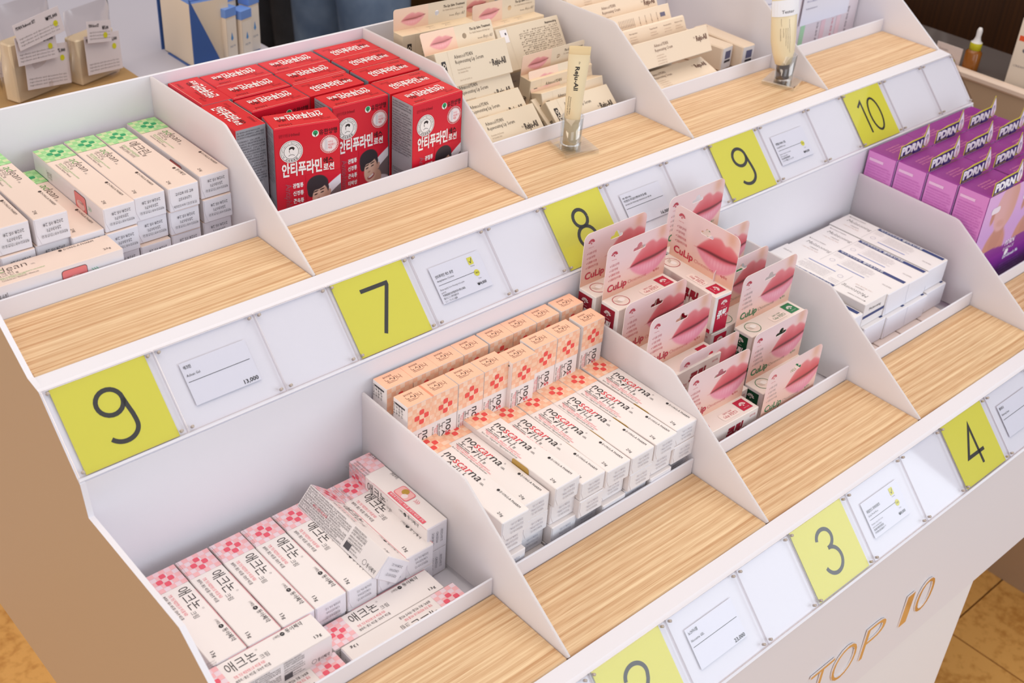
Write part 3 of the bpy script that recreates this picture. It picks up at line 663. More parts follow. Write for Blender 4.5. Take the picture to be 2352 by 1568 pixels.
def make_lotion():
    W, L, H = .258, .129, .398; a = Art(W, L, H); WH = (246, 240, 238); BK = (56, 26, 26); RD = (214, 26, 50)
    f = 'front'
    a.photo(f, .116, .001, W - .001, .195, 74, 90, man, 1)
    a.text(f, '일반의약품', .018, H - .037, .011, (150, 20, 40), 0, w=.036); a.text(f, '100ml', .058, H - .038, .013, (110, 20, 34), 0, w=.040)
    a.disc(f, .160, H - .040, .0135, (236, 240, 232), 2); a.disc(f, .160, H - .037, .0095, (40, 150, 96), 3); a.rect(f, .1585, H - .051, .1615, H - .038, (60, 40, 30), 4, 'emblem')
    a.text(f, '유한양행', .176, H - .048, .018, (50, 22, 26), 0, w=.070, bold=.012)
    a.disc(f, .064, .300, .045, WH, 2, n=40); a.ring(f, .064, .300, .042, .0014, INK, 3); a.ring(f, .064, .300, .029, .0014, INK, 3)
    for k, ch in enumerate('Antiphlamine·Antiphlamine·'):
        an = math.radians(212 - k * 9.6); a.text(f, ch, .064 + .0325 * math.cos(an), .300 + .0325 * math.sin(an), .0062, INK, math.degrees(an) - 90, lay=4, anchor='c')
    for k, ch in enumerate('안티푸라민'):
        an = math.radians(236 + k * 17); a.text(f, ch, .064 + .0385 * math.cos(an), .300 + .0385 * math.sin(an), .0066, INK, math.degrees(an) + 90, lay=4, anchor='c', bold=.02)
    a.disc(f, .066, .312, .011, INK, 3, ry=.008); a.disc(f, .064, .302, .0075, WH, 4, ry=.0095); a.stroke(f, [(.052, .284), (.060, .288), (.068, .288), (.076, .284)], .0016, INK, 3, 'emblem'); a.stroke(f, [(.056, .306), (.057, .298)], .002, INK, 4, 'emblem')
    for k in range(32):
        an = 2 * PI * k / 32; a.ring(f, .214 + .033 * math.cos(an), .306 + .033 * math.sin(an), .0042, .0013, WH, 2, n=8)
    a.disc(f, .214, .306, .0285, (240, 226, 228), 3); a.rect(f, .196, .286, .206, .328, (214, 210, 216), 4, 'emblem'); a.text(f, '지압봉기', .209, .300, .008, (222, 60, 76), 0, w=.028, lay=5); a.text(f, '적용', .209, .288, .008, (222, 60, 76), 0, w=.015, lay=5); a.text(f, '사용감', .209, .313, .007, (236, 150, 160), 0, w=.020, lay=5)
    a.text(f, '안티푸라민', .024, .205, .043, WH, 0, w=.158, bold=.035, res=2); a.text(f, '에스', .188, .231, .020, BK, 0, w=.040, bold=.02); a.text(f, '로션', .187, .203, .023, WH, 0, w=.044, bold=.03)
    for k, t in enumerate(['관절통', '신경통', '근육통', '타박상']): a.text(f, t, .064, .150 - k * .032, .0155, WH, 0, w=.042, bold=.03)
    a.text(f, 'Antiphlamine', .036, .170, .024, (176, 84, 96), -90, w=.165, bold=.01)
    t = 'top'
    def lid(face, y0):
        a.text(face, '안티푸라민', W - .040, L - .030, .038, WH, 180, w=.140, bold=.03); a.text(face, '에스', W - .186, L - .056, .016, (90, 20, 20), 180, w=.036, bold=.02); a.text(face, '로션', W - .184, L - .034, .018, WH, 180, w=.040, bold=.03)
        a.text(face, '100ml', W - .180, L - .098, .015, (130, 16, 24), 180, w=.048); a.text(face, '일반의약품', W - .024, L - .092, .010, (140, 16, 24), 180, w=.040); a.text(face, 'ANTIPHLAMINE', W - .046, L - .080, .008, (140, 16, 24), 180, w=.080)
        a.stroke(face, [(.006, .005), (W - .006, .005)], .0018, (244, 176, 160), 2, 'fold_highlight')  # highlight of the lid's front fold, painted as a pale line
    lid('top', 0)
    for fc, sd in (('left', 1), ('right', 2)):
        a.rect(fc, .002, .002, L - .002, H - .002, (158, 158, 166), 0, 'label_panel')
        a.lines(fc, .006, H - .018, .0068, .0105, 3, L - .016, (70, 66, 74), 0, sd); a.lines(fc, .006, H - .055, .0068, .0108, 17, L - .014, (76, 72, 80), 0, sd + 5)
        a.ring(fc, L / 2, .075, .001, .0008, INK, 2); a.stroke(fc, [(.01, .045), (L - .01, .045), (L - .01, .10), (.01, .10), (.01, .045)], .0012, (60, 56, 60), 2)
        a.lines(fc, .016, .088, .0075, .012, 3, L - .03, (60, 56, 60), 0, sd + 9)
    body = carton_body(W, L, H, {'all': (214, 24, 40), 'top': (216, 30, 34), 'front': RD}, .0026)
    template('lotion', 'lotion_carton', 'carton', body, a.meshes())
make_lotion()

# --- lip balm: short carton below a tall hang card printed with lips
def lipc(x, y, x0, y0, x1, y1, sk, up, lo_, ln, hu, hl):
    """colour of a picture of closed lips; the mouth line runs from (x0, y0) to (x1, y1)"""
    t = (x - x0) / (x1 - x0); c = sk(x, y)
    if -0.05 < t < 1.05:
        tt = min(1, max(0, t)); m = y0 + (y1 - y0) * t - .03 * math.sin(PI * tt) + .015 * math.sin(2 * PI * tt)
        T = hu * (math.sin(PI * tt * .98 + .02) ** .9) * (1 - .20 * math.exp(-((tt - .60) / .075) ** 2)); B = hl * math.sin(PI * tt) ** .75
        if y >= m: a_ = (1 - sstep(T - .05, T + .015, y - m)) * (1 if T > .01 else 0); c = mixc(c, mixc(up, (244, 176, 178), .55 * sstep(.0, 1, (y - m) / max(T, .01))), a_)
        else:
            a_ = (1 - sstep(B - .05, B + .015, m - y)) * (1 if B > .01 else 0); q = (m - y) / max(B, .01)
            cc = mixc(up, lo_, sstep(0, .35, q)); cc = mixc(cc, (246, 200, 212), .5 * math.exp(-((q - .45) / .22) ** 2) * (0.7 + .3 * math.sin(tt * 90)) * math.exp(-((tt - .5) / .3) ** 2)); c = mixc(c, cc, a_)
        d = abs(y - m); c = mixc(c, ln, math.exp(-(d / (.012 + .016 * math.sin(PI * tt))) ** 2) * .9 * sstep(-.02, .08, t) * (1 - sstep(.98, 1.05, t)))
    return c
def culip_pic(x, y):
    def sk(x, y):
        c = mixc((232, 190, 176), (240, 206, 206), sstep(.05, .75, y)); c = mixc(c, (238, 212, 214), sstep(.3, 1, y) * (1 - sstep(.6, .95, x)))
        c = mixc(c, (222, 168, 140), .7 * math.exp(-((x - .88) / .07) ** 2 - ((y - .90) / .16) ** 2)); c = mixc(c, (230, 178, 150), .6 * sstep(.28, .0, y)); return c
    return lipc(x, y, .39, .43, 1.08, .56, sk, (208, 84, 96), (228, 146, 166), (96, 44, 52), .36, .34)
def hole_sdf(x, y, ax):
    # euro slot in card space (x scaled by the aspect)
    X, Y = x * ax, y
    sx = max(abs(X - .52 * ax) - .115, 0); slot = math.hypot(sx, Y - .745) - .032
    circ = math.hypot(X - .52 * ax, Y - .79) - .062
    return min(slot, circ)
def card_mesh(W, H, nx, ny, fn, sdf, r=.03, thick=.0022, backcol=(236, 226, 224)):
    """an upright card in the xz plane with a real cut-out and rounded top corners; W, H in bin units"""
    ax = W / H; P2 = {}; keep = []
    for j in range(ny + 1):
        for i in range(nx + 1): P2[i, j] = [i / nx, j / ny]
    for j in range(ny):
        for i in range(nx):
            if sdf is None or sdf((i + .5) / nx, (j + .5) / ny, ax) > 0: keep.append((i, j))
    ks = set(keep)
    if sdf:
        for (i, j), p in P2.items():
            adj = [(i - 1, j - 1), (i, j - 1), (i - 1, j), (i, j)]
            if any(q in ks for q in adj) and any(q not in ks and 0 <= q[0] < nx and 0 <= q[1] < ny for q in adj):
                for _ in range(3):
                    d = sdf(p[0], p[1], ax); e = 1e-3; gx = (sdf(p[0] + e, p[1], ax) - d) / e / ax; gy = (sdf(p[0], p[1] + e, ax) - d) / e
                    g = math.hypot(gx, gy) or 1; p[0] -= d * gx / g / ax; p[1] -= d * gy / g
    for (i, j), p in P2.items():                                  # round the two top corners
        X, Z = p[0] * W, p[1] * H
        for cx in (r, W - r):
            if (X < r if cx == r else X > W - r) and Z > H - r:
                dx, dz = X - cx, Z - (H - r); m = max(abs(dx), abs(dz)); q = math.hypot(dx, dz)
                if q > 1e-9: X = cx + dx * m / q; Z = H - r + dz * m / q
        p[0], p[1] = X, Z
    idx = {}; V = []; K = []
    for (i, j) in keep:
        for c in ((i, j), (i + 1, j), (i + 1, j + 1), (i, j + 1)):
            if c not in idx: idx[c] = len(V); V.append(((P2[c][0] - W / 2) * S, 0, P2[c][1] * S)); K.append(fn(c[0] / nx, c[1] / ny))
    n = len(V); F = []; mi = []; E = {}
    for (i, j) in keep:
        q = [idx[i, j], idx[i + 1, j], idx[i + 1, j + 1], idx[i, j + 1]]; F.append(q); mi.append(0)
        for a, b in zip(q, q[1:] + q[:1]): E[a, b] = 1
    V += [(x, thick * S, z) for x, y, z in V]; K += K
    F += [[i + n for i in f[::-1]] for f in F]; mi += [1] * len(keep)
    for (a, b) in E:
        if (b, a) not in E: F.append([b, a, a + n, b + n]); mi.append(1)
    me = mesh_from(V, F, [PHOTO, board(backcol)], 'hang_card', mi); set_cols(me, K); return me
def shell(a, face, cx, cy, r, col, lay=3, n=7, sc2=1.0):
    for k in range(n):
        an = math.radians(90 + (k - (n - 1) / 2) * 24); d = .085 * 2
        p = lambda t, q: (cx + r * q * math.cos(an + t), cy - r * .35 + r * sc2 * q * math.sin(an + t))
        a.poly(face, [p(0, .28), p(-d, .95), p(0, 1.12), p(d, .95)], col, lay)
    a.poly(face, [(cx - r * .18, cy - r * .62), (cx + r * .18, cy - r * .62), (cx + r * .08, cy - r * .2), (cx - r * .08, cy - r * .2)], col, lay)
def make_lip(key, main, dark, name):
    W, D, H = .352, .094, .174; a = Art(W, D, H); CH = .236
    b = Art(W, .002, CH)                                          # lettering on the hang card, as the "front" of a thin plate
    cm = card_mesh(W, CH, 84, 56, culip_pic, hole_sdf)
    red = (196, 40, 70)
    shell(b, 'front', .040, .196, .017, red, 1); b.text('front', 'dong sung', .040, .170, .0035, red, 0, w=.026, anchor='c')
    for k, (t, wd) in enumerate((('✓ 입술 갈라짐', .048), ('✓ 입술 짓무름', .044), ('✓ 입술염(구순염)', .056), ('✓ 입술포진(구각염)', .066))):
        b.text('front', t[2:], .032, .142 - k * .0215, .0085, main if k > 1 and key == 'lipr' else GREY if key == 'lipg' else (190, 90, 104), 0, w=wd - .008, part='small_print'); b.stroke('front', [(.022, .147 - k * .0215), (.0245, .1425 - k * .0215), (.029, .150 - k * .0215)], .0012, (190, 90, 104), 2, 'small_print')
    b.text('front', 'CuLip', .022, .028, .031, main, 0, w=.108, bold=.018, res=3); b.text('front', 'Ointment', .138, .030, .0165, mixc(main, INK, .45) if key == 'lipg' else main, 0, w=.106, bold=-.022, res=2)
    b.text('front', '8g/튜브', .318, .034, .0095, main, 0, w=.034, anchor='r')
    # carton
    t = 'top'
    a.ring(t, .060, D / 2, .036, .0022, main, 2, ry=.034); a.disc(t, .060, D / 2, .033, (240, 224, 214), 1, ry=.031); a.disc(t, .066, D / 2 + .004, .016, (250, 244, 240), 2, ry=.012); a.poly(t, [(.030, .066), (.040, .040), (.058, .034), (.052, .052)], (214, 196, 184), 2)
    a.rrect(t, .165, .016, .262, .056, .010, (248, 234, 224), 1, 'printed_panel'); a.text(t, 'CuLip 큐립연고', .178, .026, .0145, main, 0, w=.078, bold=.0); a.text(t, '입술보호 치료제', .190, .046, .007, main, 0, w=.050)
    a.rect(t, .278, .016, .334, .078, main, 1, 'printed_panel'); shell(a, t, .306, .050, .017, (248, 238, 234), 2); a.text(t, 'donG sung', .306, .026, .004, (248, 238, 234), 0, w=.028, anchor='c', lay=4)
    f = 'front'
    a.text(f, '큐립', .165, .092, .046, dark, 0, w=.092, bold=.05, shear=.12); a.text(f, '연고', .262, .092, .018, dark, 0, w=.030, bold=.02); a.text(f, 'Medical Lip Care', .056, .100, .013, main, 0, w=.100, shear=.2); a.stroke(f, [(.045, .096), (.158, .096)], .0014, main, 2); a.text(f, '일반의약품', .300, .146, .008, main, 0, w=.034)
    a.text(f, '입술염 구순염', .060, .070, .014, main, 0, w=.10); a.rect(f, .002, .003, W - .002, .020, main, 1, 'printed_panel')
    for fc in ('left', 'right'):
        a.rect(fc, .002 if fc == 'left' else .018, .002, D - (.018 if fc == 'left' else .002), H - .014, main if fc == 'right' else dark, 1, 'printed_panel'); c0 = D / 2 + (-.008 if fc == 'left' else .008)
        shell(a, fc, c0, H - .040, .018, (248, 238, 234), 2); a.text(fc, 'donG sung', c0, H - .062, .004, (248, 238, 234), 0, w=.026, anchor='c', lay=4)
        a.text(fc, '큐립', c0 - .008, H - .106, .030, (248, 242, 240), 0, w=.050, bold=.05, shear=.15, anchor='c', lay=4); a.text(fc, '연고', c0 + .026, H - .108, .010, (248, 242, 240), 0, w=.018, bold=.02, anchor='c', lay=4)
    body = carton_body(W, D, H, {'all': (240, 228, 220), 'front': (238, 226, 220), 'left': (240, 234, 232), 'right': (240, 234, 232)})
    parts = a.meshes()
    def shift(me, y, z):
        me.transform(Matrix.Translation((0, y * S, z * S))); return me
    parts.append(('hang_card', shift(cm, D / 2 - .003, H - .002), 'card printed with pink lips and a cut hanging slot'))
    for pn, me in b.meshes(): parts.append(('card_' + pn, shift(me, D / 2 - .003 + .001, H - .002)))
    template(key, name, 'carton', body, parts)
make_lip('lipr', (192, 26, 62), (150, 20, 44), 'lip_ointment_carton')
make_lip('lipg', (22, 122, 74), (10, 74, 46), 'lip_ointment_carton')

# --- skin booster: purple box with a standing header
def lady(x, y):
    c = mixc((206, 160, 222), (226, 178, 232), sstep(.3, 1, y)); skn = mixc((206, 146, 132), (226, 176, 172), sstep(.2, .9, y))
    c = mixc(c, mixc(skn, (190, 128, 116), .3), ell(x, y, .60, .12, .34, .34, -.3, .10)); c = mixc(c, mixc(skn, (176, 118, 108), .4), ell(x, y, .62, .36, .17, .30, -.2, .1))
    c = mixc(c, (196, 136, 124), ell(x, y, .30, .68, .06, .12, -.1, .15)); c = mixc(c, mixc((222, 172, 176), (214, 160, 150), sstep(.55, .95, x)), ell(x, y, .66, .74, .32, .34, -.25, .06))
    c = mixc(c, (206, 150, 142), ell(x, y, .60, .52, .12, .05, -.2, .4) * .6)
    c = mixc(c, (132, 34, 146), 1 - sstep(.0, .015, y - .10 - .05 * math.sin(x * 3.2))); return c
def make_purple():
    W, D, H = .312, .157, .592; a = Art(W, D, H)
    a.photo('front', .001, .001, W - .001, H - .001, 40, 80, lambda x, y: lady(x, (y - .34) / .66) if y > .34 else mixc((70, 10, 96), (140, 40, 152), y / .34), 0)
    a.text('front', 'PDRN', .03, .235, .03, (240, 226, 246), 0, w=.09, bold=.03); a.text('front', 'ESSENCE', .03, .205, .018, (240, 226, 246), 0, w=.10); a.rrect('front', .06, .48, .14, .515, .016, (240, 226, 240), 2)
    a.text('front', 'ExoGenesis Me', .05, .155, .022, (236, 226, 244), 0, w=.15, bold=.03); a.disc('front', .07, .19, .018, (244, 240, 246), 2)
    a.lines('front', .04, .12, .010, .018, 4, .2, (150, 110, 190), 0, 3, 'ABCDEF ghijkl mnopqrs tuvw')
    a.rect('left', .014, H - .048, .092, H - .034, (234, 190, 226), 1, 'printed_panel'); a.lines('left', .012, H - .070, .0075, .0135, 32, D - .026, (196, 100, 186), 0, 7)
    a.lines('top', .060, .096, .010, .018, 3, .13, (240, 150, 190), 0, 5, 'ABCDE FGHIJ KLMNO PQRS TUVW', 'small_print')
    body = carton_body(W, D, H, {'all': (140, 40, 140), 'left': (216, 134, 204), 'top': (142, 40, 136), 'right': (120, 26, 130)}, .0026)
    # header board
    hd = Art(.27, .004, .12); out = [(.0, .0), (.185, .0), (.20, .012), (.245, .012), (.262, .035), (.256, .070), (.236, .125), (.214, .080), (.202, .073), (.10, .073), (.05, .066), (.012, .066)]
    V = [(x * S, 0, z * S) for x, z in out] + [(x * S, .003 * S, z * S) for x, z in out]; n = len(out)
    F = [list(range(n)), list(range(2 * n - 1, n - 1, -1))] + [[i, n + i, n + (i + 1) % n, (i + 1) % n][::-1] for i in range(n)]
    brd = mesh_from(V, F, [board((206, 190, 60))], 'header_board')
    def q(x, y): return (x, y)
    inner = [(.004, .003), (.184, .003), (.198, .014), (.212, .060), (.204, .069), (.014, .063)]
    hd.poly('front', inner, (50, 28, 112), 0, 'printed_panel')
    hd.text('front', 'PDRN', .012, .020, .038, (244, 240, 250), 0, w=.180, bold=.06, shear=.12, lay=2, res=2); hd.text('front', 'Liquid Product', .014, .006, .008, (214, 196, 96), 0, w=.10, bold=.02, lay=2); hd.lines('front', .135, .013, .004, .006, 2, .045, (150, 150, 220), 0, 3, lay=2)
    dr = [(.234, .118), (.250, .075), (.256, .045), (.246, .022), (.228, .016), (.211, .024), (.206, .045), (.216, .078)]
    hd.poly('front', [(a_ + (.232 - a_) * -.08, b_ + (.055 - b_) * -.05) for a_, b_ in dr], (60, 40, 110), 1, 'printed_panel'); hd.poly('front', dr, (238, 222, 240), 2, 'printed_panel')
    hd.stroke('front', [(.222, .060), (.236, .074), (.240, .060), (.230, .050)], .004, (90, 60, 130), 3, 'printed_panel'); hd.stroke('front', [(.224, .018), (.232, .050), (.238, .020)], .003, (200, 60, 50), 3, 'printed_panel')
    parts = a.meshes(); off = Matrix.Translation(((-W / 2 + .020) * S, -D / 2 * S + .002 * S, (H - .004) * S)) @ Matrix.Rotation(-.10, 4, 'X')
    brd.transform(off); parts.append(('header_board', brd, 'standing dark blue header reading PDRN with a white drop'))
    off2 = off @ Matrix.Translation((.135 * S, .002 * S, 0))
    for pn, me in hd.meshes(): me.transform(off2); parts.append(('header_' + pn, me))
    template('purple', 'skin_booster_carton', 'carton', body, parts)
make_purple()

# --- lip serum: cream carton with a picture header
def serum_pic(x, y):
    if x > .47: return (226, 208, 184)
    def sk(x, y): return mixc((232, 194, 170), (240, 208, 186), y)
    return lipc(x / .47, y, .20, .42, .90, .56, sk, (206, 130, 130), (230, 160, 164), (130, 70, 70), .30, .34)
def make_serum():
    W, D, H = .385, .070, .152; a = Art(W, D, H); CR_ = (226, 208, 184); BK = (62, 50, 44); CH = .094
    f = 'front'
    a.stroke(f, [(.066, .002), (.066, H - .002)], .0006, (196, 178, 156), 1)
    a.rrect(f, .024, .040, .046, .112, .003, (52, 44, 42), 1); a.text(f, 'PDO', .043, .047, .0165, (232, 216, 196), 90, w=.058, bold=.03, lay=3)
    a.text(f, 'Advanced PDRN', .096, .112, .0165, BK, 0, w=.098, bold=-.006); a.text(f, 'Rejuvenating Lip Serum', .096, .090, .0165, BK, 0, w=.150, bold=-.006)
    a.text(f, 'Reju-All', .285, .048, .028, BK, 0, w=.074, bold=.022, res=2); a.text(f, 'Dr.', .270, .060, .008, BK, 0, w=.012)
    a.text(f, 'Formulated by Dermal', .098, .062, .007, (170, 150, 130), 0, w=.068, part='small_print'); a.text(f, 'for Sensitive Skin', .098, .050, .007, (170, 150, 130), 0, w=.052, part='small_print'); a.text(f, 'Net 10 ml / 0.33 fl. oz', .098, .018, .007, (180, 160, 140), 0, w=.062, part='small_print')
    a.stroke('top', [(.10, .004), (.10, .066)], .0008, (200, 180, 156), 1); a.text('top', 'Target Benefits', .150, .040, .006, BK, 0, w=.04, part='small_print'); a.text('top', 'Recommended for', .235, .040, .006, BK, 0, w=.046, part='small_print'); a.text('top', '● soothing', .156, .022, .005, GREY, 0, w=.03, part='small_print'); a.text('top', '● dry lips', .240, .022, .005, GREY, 0, w=.03, part='small_print')
    a.text('left', 'Reju-All', .055, .02, .020, BK, 90, w=.05, bold=.02)
    b = Art(W, .002, CH); sd = lambda x, y, ax: math.hypot((x - .585) * ax, y - .50) - .125
    cm = card_mesh(W, CH, 72, 22, serum_pic, sd, r=.012, backcol=CR_)
    b.text('front', 'The Lip Salve Treatment', .258, .064, .0115, BK, 0, w=.115, bold=.015, shear=.1); b.text('front', 'For Visible Radiance & Daily Lips', .256, .049, .007, (150, 130, 110), 0, w=.110, part='small_print'); b.text('front', 'Dermal', .292, .022, .006, BK, 0, w=.024, part='small_print'); b.text('front', 'Reju All', .322, .020, .015, BK, 0, w=.048, shear=.4, bold=-.02)
    body = carton_body(W, D, H, {'all': CR_, 'left': (206, 188, 162), 'right': (206, 188, 162), 'top': (232, 208, 176)})
    parts = a.meshes(); T_ = Matrix.Translation((0, (D / 2 - .003) * S, (H - .002) * S)); cm.transform(T_)
    parts.append(('header_card', cm, 'header card with a lip picture and a round hole'))
    for pn, me in b.meshes(): me.transform(Matrix.Translation((0, (D / 2 - .002) * S, (H - .002) * S))); parts.append(('header_' + pn, me))
    template('serum', 'lip_serum_carton', 'carton', body, parts)
    # the same carton seen from its printed back
    a = Art(W, D, .20); f = 'front'
    a.lines(f, W - .02, .012, .0062, .0095, 17, .24, (120, 100, 84), 180, 6, 'abcde fghijk lmno pqrstu vwxyz ,.'); a.text(f, 'Rejuvenating', W - .02, .18, .010, BK, 180, w=.07, bold=.02); a.stroke(f, [(.066, .002), (.066, .198)], .0006, (196, 178, 156), 1); a.rect(f, .02, .13, .062, .19, (240, 232, 232), 1, 'printed_panel'); a.rect(f, .046, .165, .054, .175, (52, 44, 60), 2, 'printed_panel'); a.disc(f, .205, .022, .012, (92, 70, 50), 1)
    template('serumback', 'lip_serum_carton', 'carton', carton_body(W, D, .20, CR_), a.meshes())
    # cream of the same maker
    W, D, H = .52, .10, .125; CW = (236, 214, 190); RB = (110, 74, 62)
    a = Art(W, D, H); f = 'front'
    a.text(f, 'Advanced PDRN', .135, .088, .0155, RB, 0, w=.095, bold=-.006); a.text(f, 'Rejuvenating Cream', .135, .066, .0155, RB, 0, w=.120, bold=-.006); a.text(f, 'Reju-All', .425, .062, .026, RB, 0, w=.076, bold=.02, res=2); a.text(f, 'Dr.', .408, .078, .008, RB, 0, w=.012)
    a.lines(f, .138, .046, .006, .0125, 4, .062, (190, 164, 144), 0, 3, 'abcde fghij klmno pqrs')
    template('rcream', 'face_cream_carton', 'carton', carton_body(W, D, H, {'all': CW, 'bottom': (214, 204, 190)}), a.meshes())
    a = Art(W, D, H)
    for k in range(14): a.text(f, 'aqua glycerin', .16 + k * .011 + (k > 9) * .03 * (k - 9), .035, .006, RB, 90, w=.062, part='small_print')
    a.rect(f, .445, .070, .480, .090, (110, 106, 130), 1, 'small_print')
    template('rcream2', 'face_cream_carton', 'carton', carton_body(W, D, H, CW), a.meshes())
    a = Art(W, D, H)
    for k, x in enumerate((.12, .26, .36, .44)): a.text(f, ['Main Ingredient', 'Target Benefit', 'Recommended for', 'How to Use'][k], x, .096, .007, RB, 0, w=.055, part='small_print'); a.lines(f, x, .080, .0055, .0115, 4 if k == 0 else 2, .05, (190, 164, 144), 0, k, 'abcde fghij klmno')
    template('rcream3', 'face_cream_carton', 'carton', carton_body(W, D, H, CW, .008), a.meshes())
    W2, D2, H2 = .095, .34, .12; a = Art(W2, D2, H2); a.rect('front', .03, .055, .075, .095, (90, 90, 120), 1, 'small_print'); a.rect('front', .028, .036, .078, .048, (46, 42, 52), 1, 'small_print'); a.text('top', 'No ingredient', .02, .30, .007, RB, 0, w=.05)
    template('rend', 'face_cream_carton', 'carton', carton_body(W2, D2, H2, {'all': CW, 'front': (226, 220, 220)}, .006), a.meshes())
make_serum()

# ------------------------------------------------------------------ stock in the bins
def col_word(i, n): return ORD[i]
# upper bin, far left: acne gel
G = 'acne gel cartons in the upper left bin'
cols = [(.119, .262, 'gel'), (.249, .249, 'gel'), (.369, .249, 'gel'), (.491, .230, 'gel'), (.612, .228, 'gel'), (.731, .225, 'gelk'), (.870, .242, 'gel')]
z0s = [-.08] * 7
xs = [(.060, .20, .230), (.186, .20, .232), (.308, .20, .228), (.429, .20, .230), (.551, .20, .228), (.668, .20, .226), (.790, .198, .224), (.928, .202, .250)]
# columns: centre x, top z, y offset of the front end
nm = ['second from the left', 'third from the left', 'fourth from the left', 'fifth from the left', 'third from the right', 'second from the right', 'at the right end']
stack = [(.190, .225, .515, 'gel'), (.3155, .225, .507, 'gel'), (.4285, .125, .500, 'gel'), (.5465, .198, .495, 'gel'), (.6665, .200, .503, 'gel'), (.7905, .202, .495, 'gelk'), (.9285, .203, .520, 'gel')]
for i, (x, zt, yf, key) in enumerate(stack):
    nl = 3 if zt > .15 else 2; base = FLU; h = (zt - base) / nl
    if i == 2: nl = 2; h = (zt + .08) / 2
    for k in range(nl):
        lv = ['bottom', 'middle', 'top'][k] if nl == 3 else ['bottom', 'top'][k]
        yy = yf + .2735 + (0.0 if k == nl - 1 else (.006, -.006, .01)[(i + k) % 3])
        lab = '%s acne gel carton of the stack %s, upper left bin' % ({'top': 'green-ended top', 'middle': 'middle', 'bottom': 'bottom'}[lv], nm[i])
        if key == 'gelk' and k == nl - 1: lab = 'acne gel carton with large Korean title 애크린, upper left bin'
        place(key if k == nl - 1 else 'gel', x, yy, base + h * k + .0008 * k, lab, G, sc_=(1, 1, (h - .001) / .0925), rz=(0, .006, -.008, .004)[(i + k) % 4] * (k > 0))
for k in range(2): place('gel', .215, .43, FLU + k * .0935, 'acne gel carton lying crosswise below the other along the upper left lip' if k == 0 else 'acne gel carton lying crosswise along the white lip, green end at left', G, rz=PI / 2 - .0)
# upper second bin: red lotion
G = 'red lotion cartons in the upper second bin'
red = [(1.307, .527, 0, 'front row left red lotion box showing the smiling man', -.23), (1.585, .594, 0, 'front row middle red lotion box with the smiling man', -.03), (1.850, .452, 0, 'front row right red lotion box standing nearest the white lip', .04),
       (1.315, .733, 0, 'red lotion box in the second row, just behind the front left one', 0), (1.578, .730 + .012, 0, 'red lotion box with upright title in second row centre', 0), (1.850, .592, 0, 'red lotion box right behind the front right one', .0),
       (1.320, .876, 0, 'red lotion box in third row of the left column', .0), (1.585, .876, 0, 'red lotion box in third row of the middle column', 0), (1.858, .742, 0, 'red lotion box third from the front in the right column', 0),
       (1.325, 1.010, 0, 'red lotion box against the back wall, left column', 0), (1.590, 1.010, 0, 'red lotion box against the back wall, middle column', 0), (1.862, .880, 0, 'red lotion box fourth from the front in the right column', 0), (1.862, 1.014, 0, 'red lotion box against the back wall, right column', 0)]
flip = {1, 0}
up = {4, 5, 8, 11, 12}                                            # lid title reads upright from the camera
for i, (x, y, z, lb, rz) in enumerate(red):
    front = i in (0, 1, 2)
    place('lotion', x, y, FLU, lb, G, rz=rz, skip=()) if i not in up else place('lotion', x, y, FLU, lb, G, rz=PI + rz)
place('lotion', 1.128, .954, FLU, 'red lotion box turned sideways in the back left corner', G, rz=-PI / 2)
place('lotion', 1.112, .690, FLU, 'red lotion box turned sideways showing its grey text side', G, rz=PI / 2)

# lower left bin: acne cream
G = 'acne cream cartons in the lower left bin'
kx = [.148, .268, .389, .508, .629, .748, .862]
kn = ['first', 'second', 'third', 'fourth', 'fifth', 'sixth', 'seventh']
for i, x in enumerate(kx):
    for k in range(2):
        lb = 'pink checked acne cream carton, %s of the row from the left side' % kn[i] if k else 'acne cream carton beneath the %s one of the row' % kn[i]
        if k and i == 6: lb = 'pink checked acne cream carton right of the tilted one'
        place('cream', x, -.563 + (.0 if k else .004 * (i % 2)), FLL + k * .0878, lb, G)
place('cream', .058, -.570, FLL - .0, 'acne cream carton half hidden against the left side panel', G)
place('cream', .9555 - .0, -.545, FLL + .0582 + .0005, 'acne cream carton standing on its long edge below another', G, ry=-PI / 2, sc_=(1, 1, 1)) if False else None
for k in range(2):
    m = Matrix.Translation(P(.992 - .0005, -.545, FLL + .058 + k * .1165)) @ Matrix.Rotation(-PI / 2, 4, 'Y')
    # turned on its long edge: printed face looks left, narrow side looks up
    place('cream', 0, 0, 0, ('acne cream carton on its edge, under the one with the red banner', 'acne cream carton on its edge with a red banner, by the divider')[k], G, mat=m)
# tilted carton lying across two others
th = math.radians(42)
m = Matrix.Translation(P(.668, -.573, -.6285)) @ Matrix.Rotation(th, 4, 'Y') @ Matrix.Translation((.1155 / 2 * S, 0, 0))
place('cream', 0, 0, 0, 'tilted acne cream carton leaning across its neighbours, dense text side showing', G, mat=m)
place('cream', .216, -.8455, FLL + .0878, 'acne cream carton lying crosswise at far left in front', G, rz=PI / 2, sc_=(.97, .96, 1))
place('cream', .660, -.842, FLL, 'crosswise acne cream carton at the right, title reading upright', G, rz=PI / 2, sc_=(.9, .99, 1))
place('cream', .222, -.947, FLL, 'crosswise acne cream carton at front left with its pink end at right', G, rz=-PI / 2, sc_=(.9, .99, 1))
place('cream', .688, -.947, FLL, 'crosswise acne cream carton nearest the lip, title upside down', G, rz=-PI / 2, sc_=(.9, 1.02, 1))
place('cream', .216, -.842, FLL, 'crosswise acne cream carton under the one at far left', G, rz=PI / 2, sc_=(.9, .97, 1))

